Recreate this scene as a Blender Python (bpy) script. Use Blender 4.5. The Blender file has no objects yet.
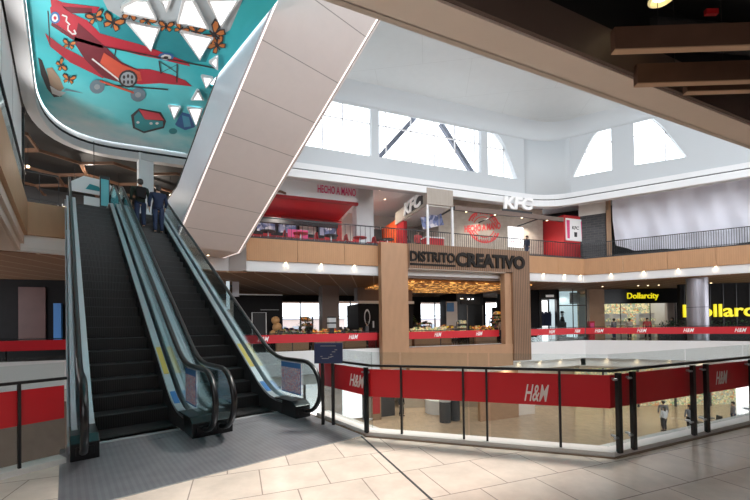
import bpy, bmesh, math, random
from mathutils import Vector, Matrix
random.seed(7)
C = bpy.context.scene.collection
PI = math.pi
R = math.radians

# ------------------------------------------------------------------ frames
# a frame is (x, y, degrees): its local x runs along an edge of the building, local y away from the camera
FR_E = (0, 0, 40)              # escalators: x across, y up the run
FR_T = (0, 0, 44.5)            # upper escalator
FR_F = (0, 21.4, 20.3)         # far gallery edge
FR_R = (15.34, 27.07, -29.6)   # far gallery edge right of the corner
FR_N = (0, 3.42, 23.7)         # near slab edge overhead
FR_P = (2.6, 4.11, 23.8)       # near railing, right stretch
FR_M = (-.09, 5.02, -18.7)     # near railing, left stretch
FR_W = (0, 0, 0)

def w2(fr, a, b):
    t = R(fr[2]); return (fr[0] + a*math.cos(t) - b*math.sin(t), fr[1] + a*math.sin(t) + b*math.cos(t))

# ------------------------------------------------------------------ materials
MATS = {}
def mat(name, col, rough=.6, metal=0, emit=0, var=0, vscale=3, bump=0, spec=.5, ecol=None):
    if name in MATS: return MATS[name]
    m = bpy.data.materials.new(name); m.use_nodes = True
    nt = m.node_tree; b = nt.nodes['Principled BSDF']
    b.inputs['Roughness'].default_value = rough; b.inputs['Metallic'].default_value = metal
    b.inputs['Specular IOR Level'].default_value = spec
    c = (*col, 1)
    tc = nt.nodes.new('ShaderNodeTexCoord'); ns = nt.nodes.new('ShaderNodeTexNoise')
    ns.inputs['Scale'].default_value = vscale; ns.inputs['Detail'].default_value = 4
    nt.links.new(tc.outputs['Object'], ns.inputs['Vector'])
    mx = nt.nodes.new('ShaderNodeMixRGB'); mx.inputs[1].default_value = tuple(x*(1-var) for x in col) + (1,)
    mx.inputs[2].default_value = tuple(min(1, x*(1+var)) for x in col) + (1,)
    nt.links.new(ns.outputs['Fac'], mx.inputs[0]); nt.links.new(mx.outputs[0], b.inputs['Base Color'])
    if bump:
        bp = nt.nodes.new('ShaderNodeBump'); bp.inputs['Strength'].default_value = bump; bp.inputs['Distance'].default_value = .02
        nt.links.new(ns.outputs['Fac'], bp.inputs['Height']); nt.links.new(bp.outputs[0], b.inputs['Normal'])
    if emit:
        b.inputs['Emission Color'].default_value = (*(ecol or col), 1); b.inputs['Emission Strength'].default_value = emit
    MATS[name] = m; return m

def glass(name, tint, rough=.02, refl=.5):
    m = bpy.data.materials.new(name); m.use_nodes = True; nt = m.node_tree; nt.nodes.clear()
    o = nt.nodes.new('ShaderNodeOutputMaterial'); t = nt.nodes.new('ShaderNodeBsdfTransparent'); t.inputs[0].default_value = (*tint, 1)
    g = nt.nodes.new('ShaderNodeBsdfGlossy'); g.inputs['Roughness'].default_value = rough; g.inputs[0].default_value = (.9, .95, .95, 1)
    f = nt.nodes.new('ShaderNodeFresnel'); f.inputs[0].default_value = 1.45
    mu = nt.nodes.new('ShaderNodeMath'); mu.operation = 'MULTIPLY'; mu.inputs[1].default_value = refl
    mx = nt.nodes.new('ShaderNodeMixShader')
    nt.links.new(f.outputs[0], mu.inputs[0]); nt.links.new(mu.outputs[0], mx.inputs[0])
    nt.links.new(t.outputs[0], mx.inputs[1]); nt.links.new(g.outputs[0], mx.inputs[2]); nt.links.new(mx.outputs[0], o.inputs[0])
    MATS[name] = m; return m

def stripes(name, c1, c2, period, axis='X', rough=.55, sharp=.5, var=.12, metal=0, bump=.6):
    """slatted / ribbed surface: bands across one local axis, with a little grain"""
    m = bpy.data.materials.new(name); m.use_nodes = True; nt = m.node_tree; b = nt.nodes['Principled BSDF']
    b.inputs['Roughness'].default_value = rough; b.inputs['Metallic'].default_value = metal
    tc = nt.nodes.new('ShaderNodeTexCoord'); sp = nt.nodes.new('ShaderNodeSeparateXYZ'); nt.links.new(tc.outputs['Object'], sp.inputs[0])
    d = nt.nodes.new('ShaderNodeMath'); d.operation = 'DIVIDE'; d.inputs[1].default_value = period; nt.links.new(sp.outputs[axis], d.inputs[0])
    fr = nt.nodes.new('ShaderNodeMath'); fr.operation = 'FRACT'; nt.links.new(d.outputs[0], fr.inputs[0])
    gt = nt.nodes.new('ShaderNodeMath'); gt.operation = 'GREATER_THAN'; gt.inputs[1].default_value = sharp; nt.links.new(fr.outputs[0], gt.inputs[0])
    mx = nt.nodes.new('ShaderNodeMixRGB'); mx.inputs[1].default_value = (*c1, 1); mx.inputs[2].default_value = (*c2, 1); nt.links.new(gt.outputs[0], mx.inputs[0])
    mp = nt.nodes.new('ShaderNodeMapping'); mp.inputs['Scale'].default_value = (.9, .9, .25) if axis != 'Z' else (.3, .3, 2); nt.links.new(tc.outputs['Object'], mp.inputs[0])
    ns = nt.nodes.new('ShaderNodeTexNoise'); ns.inputs['Scale'].default_value = 5; ns.inputs['Detail'].default_value = 5; nt.links.new(mp.outputs[0], ns.inputs['Vector'])
    mr = nt.nodes.new('ShaderNodeMapRange'); mr.inputs[3].default_value = 1-var; mr.inputs[4].default_value = 1+var; nt.links.new(ns.outputs['Fac'], mr.inputs[0])
    mm = nt.nodes.new('ShaderNodeMixRGB'); mm.blend_type = 'MULTIPLY'; mm.inputs[0].default_value = 1
    nt.links.new(mx.outputs[0], mm.inputs[1]); nt.links.new(mr.outputs[0], mm.inputs[2]); nt.links.new(mm.outputs[0], b.inputs['Base Color'])
    bp = nt.nodes.new('ShaderNodeBump'); bp.inputs['Strength'].default_value = bump; bp.inputs['Distance'].default_value = .01; nt.links.new(gt.outputs[0], bp.inputs['Height']); nt.links.new(bp.outputs[0], b.inputs['Normal'])
    MATS[name] = m; return m

def tiles(name, c1, c2, mortar, bw, rh, rough=.25, msize=.008, rot=0, bump=0, spec=.5, squash=1.0, noise=.1):
    m = bpy.data.materials.new(name); m.use_nodes = True; nt = m.node_tree; b = nt.nodes['Principled BSDF']
    b.inputs['Roughness'].default_value = rough; b.inputs['Specular IOR Level'].default_value = spec
    tc = nt.nodes.new('ShaderNodeTexCoord'); mp = nt.nodes.new('ShaderNodeMapping'); mp.inputs['Rotation'].default_value = rot if isinstance(rot, tuple) else (0, 0, rot)
    nt.links.new(tc.outputs['Object'], mp.inputs[0])
    br = nt.nodes.new('ShaderNodeTexBrick'); br.inputs['Scale'].default_value = 1; br.inputs['Brick Width'].default_value = bw; br.inputs['Row Height'].default_value = rh
    br.inputs['Mortar Size'].default_value = msize; br.inputs['Color1'].default_value = (*c1, 1); br.inputs['Color2'].default_value = (*c2, 1); br.inputs['Mortar'].default_value = (*mortar, 1)
    br.inputs['Bias'].default_value = 0; br.squash = squash; br.squash_frequency = 3
    nt.links.new(mp.outputs[0], br.inputs['Vector'])
    ns = nt.nodes.new('ShaderNodeTexNoise'); ns.inputs['Scale'].default_value = 2.5; ns.inputs['Detail'].default_value = 8; ns.inputs['Roughness'].default_value = .65; nt.links.new(tc.outputs['Object'], ns.inputs['Vector'])
    mr = nt.nodes.new('ShaderNodeMapRange'); mr.inputs[1].default_value = .3; mr.inputs[2].default_value = .7; mr.inputs[3].default_value = 1-noise; mr.inputs[4].default_value = 1+noise; nt.links.new(ns.outputs['Fac'], mr.inputs[0])
    mm = nt.nodes.new('ShaderNodeMixRGB'); mm.blend_type = 'MULTIPLY'; mm.inputs[0].default_value = 1
    nt.links.new(br.outputs['Color'], mm.inputs[1]); nt.links.new(mr.outputs[0], mm.inputs[2]); nt.links.new(mm.outputs[0], b.inputs['Base Color'])
    if bump:
        bp = nt.nodes.new('ShaderNodeBump'); bp.inputs['Strength'].default_value = bump; bp.inputs['Distance'].default_value = .01
        nt.links.new(br.outputs['Fac'], bp.inputs['Height']); bp.invert = True; nt.links.new(bp.outputs[0], b.inputs['Normal'])
    MATS[name] = m; return m

def speckle(name, base, cols, scale=6, rough=.7, emit=0):
    """a cluttered surface of many small goods: cells of several colours"""
    m = bpy.data.materials.new(name); m.use_nodes = True; nt = m.node_tree; b = nt.nodes['Principled BSDF']; b.inputs['Roughness'].default_value = rough
    tc = nt.nodes.new('ShaderNodeTexCoord'); v = nt.nodes.new('ShaderNodeTexVoronoi'); v.inputs['Scale'].default_value = scale; nt.links.new(tc.outputs['Object'], v.inputs['Vector'])
    s = nt.nodes.new('ShaderNodeSeparateColor'); nt.links.new(v.outputs['Color'], s.inputs[0])
    r = nt.nodes.new('ShaderNodeValToRGB'); r.color_ramp.interpolation = 'CONSTANT'
    n = len(cols); el = r.color_ramp.elements; el[0].color = (*base, 1); el[0].position = 0; el[1].position = .3; el[1].color = (*cols[0], 1)
    for i, c in enumerate(cols[1:]): e = el.new(.3 + .7*(i+1)/n); e.color = (*c, 1)
    nt.links.new(s.outputs[0], r.inputs[0]); nt.links.new(r.outputs[0], b.inputs['Base Color'])
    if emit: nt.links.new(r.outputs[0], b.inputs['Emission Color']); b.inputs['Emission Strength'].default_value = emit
    MATS[name] = m; return m

mat('white', (.80, .81, .82), .55, var=.02); mat('white_wall', (.55, .585, .61), .6, var=.02, vscale=.4); mat('ceil_white', (.66, .80, .80), .7, var=.02)
mat('off_white', (.72, .70, .66), .5, var=.04); mat('grey', (.35, .35, .36), .6, var=.06); mat('light_grey', (.58, .58, .59), .5, var=.04)
mat('dark', (.008, .008, .009), .7); mat('near_black', (.012, .011, .012), .8, var=.2, spec=.2); mat('charcoal', (.035, .035, .038), .6, var=.15)
mat('rubber', (.007, .007, .008), .3); mat('black_metal', (.02, .02, .022), .35, metal=.3)
mat('steel', (.55, .57, .60), .28, metal=1, var=.06); mat('brushed', (.60, .62, .65), .4, metal=.45, var=.06, vscale=8)
mat('aluminium', (.55, .56, .58), .4, metal=.7, var=.05); mat('column_metal', (.42, .41, .46), .38, metal=.7, var=.06)
mat('red_film', (.60, .014, .022), .35, spec=.4, var=.05); mat('red_band', (.62, .012, .025), .5, var=.05); mat('red', (.48, .015, .02), .5, var=.06); mat('deep_red', (.34, .015, .02), .55, var=.1)
mat('orange_wall', (.80, .12, .03), .5, var=.05); mat('magenta', (.75, .06, .22), .5); mat('stamp_red', (.72, .08, .08), .7)
mat('letter_white', (.85, .85, .85), .4, emit=.1); mat('letter_cream', (.85, .74, .7), .6); mat('letter_dark', (.016, .012, .010), .6, spec=.2)
mat('letter_yellow', (.85, .72, .0), .4, emit=.5, ecol=(1, .85, .02)); mat('kfc_glow', (.8, .8, .8), .4, emit=.12)
mat('led', (1, .9, .87), .4, emit=.75, ecol=(1, .86, .82)); mat('led_warm', (1, .8, .55), .4, emit=5, ecol=(1, .76, .45)); mat('led_white', (1, .97, .92), .4, emit=8)
mat('beige_trim', (.66, .57, .50), .5, var=.03); mat('edge_beige_bounce', (.88, .76, .67), .6, var=.03); mat('truss_panel', (.74, .68, .665), .45, var=.03); mat('side_panel', (.60, .61, .67), .4, metal=.2, var=.03)  # slab-edge beige is lightened: floor bounce put into the colour
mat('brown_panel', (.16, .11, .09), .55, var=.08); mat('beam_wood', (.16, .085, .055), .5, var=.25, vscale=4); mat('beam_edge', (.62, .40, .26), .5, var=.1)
mat('navy', (.03, .045, .12), .35); mat('blue_label', (.06, .22, .55), .5); mat('pink_label', (.75, .45, .52), .6); mat('yellow_label', (.75, .55, .12), .5)
mat('tarp', (.76, .77, .86), .75, var=.06, vscale=1.2, bump=.5); mat('curb', (.74, .70, .66), .4, var=.04); mat('bronze', (.23, .15, .09), .4, var=.1)
mat('skin', (.50, .31, .22), .6); mat('hair', (.025, .018, .015), .7); mat('denim', (.018, .030, .075), .8, var=.15, vscale=20); mat('navy_cloth', (.010, .020, .055), .85, var=.15, vscale=12); mat('olive_cloth', (.014, .026, .018), .85, var=.2, vscale=12)
mat('leaf', (.04, .10, .03), .6, var=.4); mat('leaf_dark', (.022, .05, .022), .6, var=.4); mat('soil', (.05, .035, .025), .9)
mat('counter_wood', (.35, .2, .11), .5, var=.15); mat('brown_floor', (.22, .17, .14), .35, var=.2)
mat('b1_wall', (.50, .44, .37), .6, var=.06); mat('shop_white', (.85, .87, .9), .5, emit=.8); mat('shop_cool', (.6, .72, .78), .5, emit=.5)
mat('pane_day', (.9, .93, .95), .4, emit=1.0); mat('warm_glow', (.9, .6, .3), .5, emit=1.2)
glass('rail_glass', (.91, .94, .935), refl=.2); glass('teal_glass', (.88, .96, .965), refl=.35); glass('window_glass', (.96, .98, 1.0), refl=.3); glass('shop_glass', (.85, .9, .9), refl=.4)
stripes('wood_slat', (.48, .275, .155), (.41, .23, .125), .075, sharp=.5)
stripes('fascia_wood', (.52, .28, .135), (.46, .24, .11), .11, sharp=.85)
stripes('slat_dark', (.27, .15, .085), (.10, .055, .03), .14, sharp=.62)
stripes('left_wood', (.50, .31, .18), (.44, .27, .15), .3, 'Y', sharp=.93)
stripes('ceiling_brown', (.27, .145, .08), (.50, .36, .25), 1.25, sharp=.94, rough=.8)
stripes('tread', (.030, .028, .028), (.012, .011, .011), .03, sharp=.55, metal=.3, rough=.45)
stripes('plate_rib', (.30, .30, .32), (.26, .26, .28), .055, sharp=.5, metal=.5, rough=.3, bump=.12, var=.25)
stripes('louvre', (.30, .31, .33), (.2, .21, .23), .16, sharp=.8)
stripes('cream_seam', (.40, .35, .30), (.32, .28, .24), .62, sharp=.97)
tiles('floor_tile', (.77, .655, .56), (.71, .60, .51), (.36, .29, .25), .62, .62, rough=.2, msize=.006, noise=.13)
tiles('b1_tile', (.56, .43, .31), (.52, .40, .29), (.4, .33, .27), .8, .8, rough=.15, noise=.1)
tiles('stone', (.47, .41, .345), (.43, .37, .31), (.42, .36, .30), .5, .16, rough=.8, rot=(R(90), 0, 0), msize=.008)
tiles('dark_brick', (.035, .035, .04), (.055, .055, .06), (.09, .085, .08), .5, .18, rough=.5, rot=(R(90), 0, 0), msize=.015)
tiles('truss_seam', (.76, .69, .675), (.75, .68, .665), (.36, .32, .31), 60, 1.4, rough=.42, msize=.012, noise=.02)
tiles('ceiling_tile', (.60, .625, .63), (.595, .62, .625), (.52, .54, .54), 5, 3.2, rough=.7, msize=.012, noise=.02, rot=R(8))
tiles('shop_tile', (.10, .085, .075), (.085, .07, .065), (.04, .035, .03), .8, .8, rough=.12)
speckle('goods', (.05, .04, .03), [(.5, .12, .05), (.55, .42, .12), (.12, .25, .1), (.6, .5, .4), (.1, .1, .2)], 5)
speckle('goods_bright', (.45, .42, .28), [(.7, .62, .32), (.25, .38, .2), (.6, .25, .10), (.75, .66, .4), (.3, .35, .3), (.75, .6, .3)], 8, emit=.3)  # goods glow: bright shop light put into their colours
speckle('goods_fruit', (.12, .06, .02), [(.8, .3, .05), (.75, .6, .05), (.5, .08, .03), (.6, .45, .3)], 7, emit=.3)  # glow added so stall goods and kiosk artwork look lit
speckle('gold_dots', (.10, .035, .01), [(.20, .07, .015), (.12, .04, .01), (.9, .45, .12)], 5, emit=.9)
speckle('menu', (.06, .07, .13), [(.10, .12, .22), (.22, .22, .3), (.4, .38, .4)], 4, emit=.5)
speckle('notice', (.75, .62, .66), [(.8, .72, .76), (.65, .3, .38), (.35, .45, .68)], 60)

# ------------------------------------------------------------------ mesh builder
class MB:
    def __init__(s): s.v = []; s.f = []; s.m = []; s.mats = []
    def _mi(s, m):
        m = m or 'white'
        if m not in s.mats: s.mats.append(m)
        return s.mats.index(m)
    def add(s, vs, fs, m=None):
        n = len(s.v); s.v += [tuple(p) for p in vs]; mi = s._mi(m)
        for f in fs: s.f.append([n+i for i in f]); s.m.append(mi)
        return s
    def box(s, x0, x1, y0, y1, z0, z1, m=None):
        vs = [(x, y, z) for z in (z0, z1) for y in (y0, y1) for x in (x0, x1)]
        return s.add(vs, [(0, 2, 3, 1), (4, 5, 7, 6), (0, 1, 5, 4), (2, 6, 7, 3), (0, 4, 6, 2), (1, 3, 7, 5)], m)
    def prism(s, poly, z0, z1, m=None):            # polygon in x, y
        n = len(poly); vs = [(x, y, z0) for x, y in poly] + [(x, y, z1) for x, y in poly]
        return s.add(vs, [tuple(range(n))[::-1], tuple(range(n, 2*n))] + [(i, (i+1) % n, n+(i+1) % n, n+i) for i in range(n)], m)
    def prism_x(s, poly, x0, x1, m=None):          # polygon in y, z
        n = len(poly); vs = [(x0, y, z) for y, z in poly] + [(x1, y, z) for y, z in poly]
        return s.add(vs, [tuple(range(n)), tuple(range(n, 2*n))[::-1]] + [(i, n+i, n+(i+1) % n, (i+1) % n) for i in range(n)], m)
    def prism_y(s, poly, y0, y1, m=None):          # polygon in x, z
        n = len(poly); vs = [(x, y0, z) for x, z in poly] + [(x, y1, z) for x, z in poly]
        return s.add(vs, [tuple(range(n)), tuple(range(n, 2*n))[::-1]] + [(i, n+i, n+(i+1) % n, (i+1) % n) for i in range(n)], m)
    def cyl(s, x, y, z0, z1, r, m=None, n=16, r1=None):
        r1 = r if r1 is None else r1
        vs = [(x+r*math.cos(2*PI*i/n), y+r*math.sin(2*PI*i/n), z0) for i in range(n)] + [(x+r1*math.cos(2*PI*i/n), y+r1*math.sin(2*PI*i/n), z1) for i in range(n)]
        return s.add(vs, [tuple(range(n))[::-1], tuple(range(n, 2*n))] + [(i, (i+1) % n, n+(i+1) % n, n+i) for i in range(n)], m)
    def tube(s, pts, r, m=None, n=8, ry=None, close=False):
        pts = [Vector(p) for p in pts]; vs = []; k = len(pts); up0 = Vector((0, 0, 1)); ry = ry or r
        for i, p in enumerate(pts):
            d = (pts[(i+1) % k if close else min(i+1, k-1)] - pts[i-1 if (i or close) else 0]).normalized()
            ref = up0 if abs(d.z) < .95 else Vector((1, 0, 0))
            if i and abs(d.z) >= .95: ref = last
            a = d.cross(ref)
            if a.length < 1e-4: a = Vector((1, 0, 0))
            a.normalize(); b = a.cross(d).normalized(); last = b
            if i and a.dot(la) < 0: a = -a; b = -b
            la = a
            for j in range(n):
                t = 2*PI*(j+.5)/n; vs.append(p + a*(r*math.cos(t)) + b*(ry*math.sin(t)))
        fs = [(i*n+j, i*n+(j+1) % n, ((i+1) % k)*n+(j+1) % n, ((i+1) % k)*n+j) for i in range(k if close else k-1) for j in range(n)]
        if not close: fs += [tuple(range(n))[::-1], tuple(range((k-1)*n, k*n))]
        return s.add(vs, fs, m)
    def ball(s, x, y, z, rx, ry=None, rz=None, m=None, n=10, k=6):
        ry = ry or rx; rz = rz or rx; vs = [(x, y, z+rz)]
        for i in range(1, k):
            t = PI*i/k
            vs += [(x+rx*math.sin(t)*math.cos(2*PI*j/n), y+ry*math.sin(t)*math.sin(2*PI*j/n), z+rz*math.cos(t)) for j in range(n)]
        vs.append((x, y, z-rz)); L = len(vs)-1
        fs = [(0, 1+j, 1+(j+1) % n) for j in range(n)] + [(1+(i-1)*n+j, 1+i*n+j, 1+i*n+(j+1) % n, 1+(i-1)*n+(j+1) % n) for i in range(1, k-1) for j in range(n)] + [(L, 1+(k-2)*n+(j+1) % n, 1+(k-2)*n+j) for j in range(n)]
        return s.add(vs, fs, m)
    def mesh(s, name, smooth=False, bevel=0):
        me = bpy.data.meshes.new(name); me.from_pydata(s.v, [], s.f)
        for i in s.mats: me.materials.append(MATS[i])
        for p, mi in zip(me.polygons, s.m): p.material_index = mi; p.use_smooth = smooth
        bm = bmesh.new(); bm.from_mesh(me)
        bmesh.ops.recalc_face_normals(bm, faces=bm.faces)
        if bevel: bmesh.ops.bevel(bm, geom=[e for e in bm.edges if len(e.link_faces) == 2 and e.calc_face_angle(0) > .6], offset=bevel, segments=2, affect='EDGES', profile=.6)
        bm.to_mesh(me); bm.free(); me.update(); return me
    def obj(s, name, parent=None, smooth=False, bevel=0, loc=(0, 0, 0), rot=0, label=None):
        o = bpy.data.objects.new(name, s.mesh(name, smooth, bevel)); C.objects.link(o); o.location = loc; o.rotation_euler = (0, 0, rot)
        if parent: o.parent = parent
        if label: o['label'] = label
        return o

def tag(o, label, cat, group=None, kind=None):
    if label: o['label'] = label
    if cat: o['category'] = cat
    if group: o['group'] = group
    if kind: o['kind'] = kind
    return o
def thing(name, label, cat, fr=FR_W, a=0, b=0, z=0, rot=0, group=None):
    o = bpy.data.objects.new(name, None); C.objects.link(o); x, y = w2(fr, a, b)
    o.location = (x, y, z); o.rotation_euler = (0, 0, R(fr[2]) + rot); o.empty_display_size = .2
    return tag(o, label, cat, group)
def place(o, fr, a=0, b=0, z=0, rot=0):
    x, y = w2(fr, a, b); o.location = (x, y, z); o.rotation_euler = (0, 0, R(fr[2]) + rot); return o
def solo(name, mb, label, cat, fr=FR_W, a=0, b=0, z=0, rot=0, group=None, smooth=False, bevel=0, kind=None):
    return tag(place(mb.obj(name, smooth=smooth, bevel=bevel), fr, a, b, z, rot), label, cat, group, kind)
def struct(name, mb, fr=FR_W, a=0, b=0, z=0, smooth=False, label=None, cat=None):
    o = place(mb.obj(name, smooth=smooth), fr, a, b, z); o['kind'] = 'structure'
    if label: o['label'] = label
    if cat: o['category'] = cat
    return o
def copy_tree(o, parent=None):
    c = o.copy(); C.objects.link(c); c.parent = parent
    for ch in list(o.children): copy_tree(ch, c)
    return c
ORD = ['first', 'second', 'third', 'fourth', 'fifth', 'sixth', 'seventh', 'eighth', 'ninth', 'tenth', 'eleventh', 'twelfth', 'thirteenth', 'fourteenth', 'fifteenth', 'sixteenth', 'seventeenth', 'eighteenth', 'nineteenth', 'twentieth', 'twenty-first', 'twenty-second', 'twenty-third', 'twenty-fourth', 'twenty-fifth', 'twenty-sixth', 'twenty-seventh', 'twenty-eighth']

def lettering(name, body, x0, x1, z0, z1, m, parent, y=0, depth=.02, bold=.0, shear=0, face='-y', tilt=0):
    """raised letters fitted to a box on the plane y=const of the parent, read from -y (or from -x)"""
    cu = bpy.data.curves.new(name, 'FONT'); cu.body = body; cu.size = 1; cu.extrude = .02; cu.offset = bold; cu.shear = shear; cu.resolution_u = 3
    t = bpy.data.objects.new(name, cu); C.objects.link(t)
    me = bpy.data.meshes.new_from_object(t.evaluated_get(bpy.context.evaluated_depsgraph_get())); bpy.data.objects.remove(t)
    xs = [v.co.x for v in me.vertices]; ys = [v.co.y for v in me.vertices]; zs = [v.co.z for v in me.vertices]
    ax, bx, ay, by = min(xs), max(xs), min(ys), max(ys); az, bz = min(zs), max(zs)
    for v in me.vertices:
        u = x0 + (v.co.x-ax)/(bx-ax)*(x1-x0); w = z0 + (v.co.y-ay)/(by-ay)*(z1-z0) + tilt*(v.co.x-ax)/(bx-ax); d = (v.co.z-az)/(bz-az)*depth
        v.co = (u, y-d, w) if face == '-y' else (y-d, -u, w)
    me.materials.clear(); me.materials.append(MATS[m]); me.update()
    o = bpy.data.objects.new(name, me); C.objects.link(o); o.parent = parent; return o

def area(x, y, z, sx, sy, power, col=(1, 1, 1), rot=(0, 0, 0), spread=PI):
    l = bpy.data.lights.new('lamp_light', 'AREA'); l.shape = 'RECTANGLE'; l.size = sx; l.size_y = sy; l.energy = power; l.color = col; l.spread = spread
    o = bpy.data.objects.new('lamp_light', l); C.objects.link(o); o.location = (x, y, z); o.rotation_euler = rot; return o
# ================================================================== SETTING
def e2(t, s): return w2(FR_E, s, t)
F0, F1 = w2(FR_F, -24, 0), w2(FR_F, 16.36, 0)
R9 = w2(FR_R, 22, 0)
void_near = [(-9.5, .2), (-3.95, 3.55), (-3.5, 4.2), e2(5.42, .02), e2(5.42, 3.2), (-.97, 6.18), (-.09, 5.02), (2.6, 4.11), w2(FR_P, 2.9, 0), w2(FR_P, 28, 0)]
# near floor of this level (behind the railing line) with the metal plate let into it
near = [(-9.5, .2), (-3.95, 3.55), (-3.5, 4.2), e2(6.3, .0), e2(6.3, 3.2), (-.97, 6.18), (-.09, 5.02), (2.6, 4.11), w2(FR_P, 28, 0), (30, -10), (-12, -10)]
m = MB().prism(near, -1.1, 0, 'floor_tile'); o = struct('floor_near', m)
# tiles follow the far gallery's direction
nt = MATS['floor_tile'].node_tree
for n in nt.nodes:
    if n.type == 'MAPPING': n.inputs['Rotation'].default_value = (0, 0, R(-20.3)); n.inputs['Location'].default_value = (.12, .25, 0)
m = MB(); m.prism([w2((-.23, 5.08, -70), 0, -.012), w2((-.23, 5.08, -70), 4.5, -.012), w2((-.23, 5.08, -70), 4.5, .012), w2((-.23, 5.08, -70), 0, .012)], -.01, .002, 'charcoal')
struct('trim_1', m, label='dark movement joint across the beige floor')
# the far gallery on this level
def offset_F(a, b): return w2(FR_F, a, b)
def offset_R(a, b): return w2(FR_R, a, b)
far1 = [F0, F1, R9, offset_R(22, 18), offset_F(24, 26), offset_F(-26, 26)]
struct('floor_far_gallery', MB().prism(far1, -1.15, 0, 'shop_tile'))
struct('trim_2', MB().box(-24, 16.36, -.02, .14, -1.13, .16, 'white'), FR_F)
struct('trim_3', MB().box(-.01, 22, -.02, .14, -1.13, .16, 'white'), FR_R)
struct('trim_4', MB().box(-24, 16.3, .34, .6, -1.7, -1.15, 'off_white'), FR_F)
struct('trim_5', MB().box(0, 22, .34, .6, -1.7, -1.15, 'off_white'), FR_R)
struct('ceiling_lower_level', MB().prism([offset_F(-24, .6), offset_F(16.4, .6), offset_R(22, .6), offset_R(22, 18), offset_F(24, 26), offset_F(-26, 26)], -1.75, -1.7, 'off_white'))
struct('floor_lower_level', MB().prism([(-40, -6), (50, -6), (50, 60), (-40, 60)], -6.1, -5.9, 'b1_tile'))
# upper gallery slab: wood fascia over a recessed white strip
kx0, kx1 = 5.05, 8.3
up2 = [e2(18.15, -6), e2(18.15, 3.25), w2(FR_T, 5.0, 19.9), w2(FR_T, kx1+.1, 19.9), offset_F(-6.95, 0), offset_F(16.36, 0), offset_R(22, 0), offset_R(22, 18), offset_F(24, 18), offset_F(-26, 18)]
struct('floor_upper_gallery', MB().prism(up2, 4.45, 6.1, 'white'))
# wood fascia panels
def fascia(fr, a0, a1, n, name):
    m = MB(); w = (a1-a0)/n
    for i in range(n): m.box(a0+i*w+.008, a0+(i+1)*w-.008, -.12, .02, 4.92, 6.08, 'fascia_wood')
    m.box(a0, a1, -.13, .3, 6.08, 6.16, 'charcoal'); return struct(name, m, fr)
fascia(FR_F, -7.0, 16.40, 9, 'trim_6'); fascia(FR_R, -.05, 22, 9, 'trim_7')
struct('trim_8', MB().box(-7.0, 1.8, .02, .3, 4.38, 4.92, 'white').box(8.9, 16.38, .02, .3, 4.38, 4.92, 'white').box(1.8, 8.9, .1, .3, 4.3, 4.92, 'brown_panel'), FR_F)
struct('trim_9', MB().box(0, 22, .02, .3, 4.38, 4.92, 'white'), FR_R)
# behind the upper escalator and at the escalator landing
struct('trim_10', MB().box(-1.15, 3.3, 18.02, 18.14, 4.92, 6.1, 'left_wood').box(-3.3, 3.3, 18.2, 18.5, 4.35, 4.92, 'white'), FR_E)
struct('trim_11', MB().box(4.9, 8.4, 19.78, 19.9, 4.35, 6.0, 'white'), FR_T)
# gallery on the left of the escalators
lg = MB().prism([w2((0, 0, 0), -14, 18.1)] * 0 + [(-1.1, 1.9), (-1.1, 18.15), (-9, 18.15), (-9, 1.9)], 4.6, 6.1, 'beige_trim')
struct('floor_left_gallery', lg, FR_E)
struct('trim_12', MB().box(-1.12, -1.0, 1.9, 18.1, 4.9, 6.12, 'left_wood'), FR_E)
struct('trim_13', MB().box(-1.5, -1.2, 1.9, 18.2, 4.35, 4.9, 'beige_trim').box(-9, -1.3, 1.9, 18.4, 4.33, 4.37, 'beige_trim'), FR_E)
struct('ceiling_far_gallery', MB().prism([e2(18.6, -6), e2(18.6, 3.25), offset_F(-8.5, .35), offset_F(16.4, .35), offset_R(22, .35), offset_R(22, 18), offset_F(24, 26), offset_F(-26, 26)], 4.33, 4.40, 'ceiling_brown'), FR_W)
# near slab overhead
struct('trim_14', MB().box(-3.4, 30, -.41, -.09, 4.35, 4.42, 'edge_beige_bounce').box(-3.4, 30, -.10, -.03, 4.35, 6.1, 'beige_trim').box(-3.4, 30, -.45, -.41, 4.38, 4.78, 'brown_panel').box(-3.4, 30, -.41, -.11, 4.74, 5.46, 'dark'), FR_N, label='beige edge of the floor slab overhead')
struct('ceiling_near', MB().box(-3.4, 30, -14, -.35, 5.45, 6.1, 'dark'), FR_N)
struct('floor_slab_overhead', MB().box(-3.4, 30, -14, -.05, 6.1, 6.2, 'grey'), FR_N)

# ---- drum of the atrium: white wall with arched clerestory windows
DR = w2(FR_R, 0, 0)
ZL, ZT = 9.5, 15.0
def wall_with_holes(u0, u1, z0, z1, holes, y0, y1, m):
    """flat wall in local x/z with polygonal holes, extruded from y0 to y1"""
    bm = bmesh.new(); edges = []
    for loop in [[(u0, z0), (u1, z0), (u1, z1), (u0, z1)]] + holes:
        vs = [bm.verts.new((x, y0, z)) for x, z in loop]
        edges += [bm.edges.new((vs[i], vs[(i+1) % len(vs)])) for i in range(len(vs))]
    bmesh.ops.triangle_fill(bm, use_beauty=True, edges=edges, normal=(0, -1, 0))
    ext = bmesh.ops.extrude_face_region(bm, geom=list(bm.faces))
    for v in ext['geom']:
        if isinstance(v, bmesh.types.BMVert): v.co.y = y1
    bmesh.ops.recalc_face_normals(bm, faces=bm.faces)
    me = bpy.data.meshes.new('wall'); bm.to_mesh(me); bm.free(); me.materials.append(MATS[m]); return me
wA = [(-4.3, 11.35), (-.08, 11.3), (-.05, 14.4), (-1.9, 14.4), (-2.7, 14.1), (-3.2, 13.4)]
wB = [(.42, 11.33), (7.55, 11.33), (7.6, 14.3), (.45, 14.3)]
wC = [(8.1, 11.3), (10.5, 11.25), (9.75, 12.9), (9.4, 13.6), (8.9, 14.15), (8.5, 14.3), (8.08, 14.35)]
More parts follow.
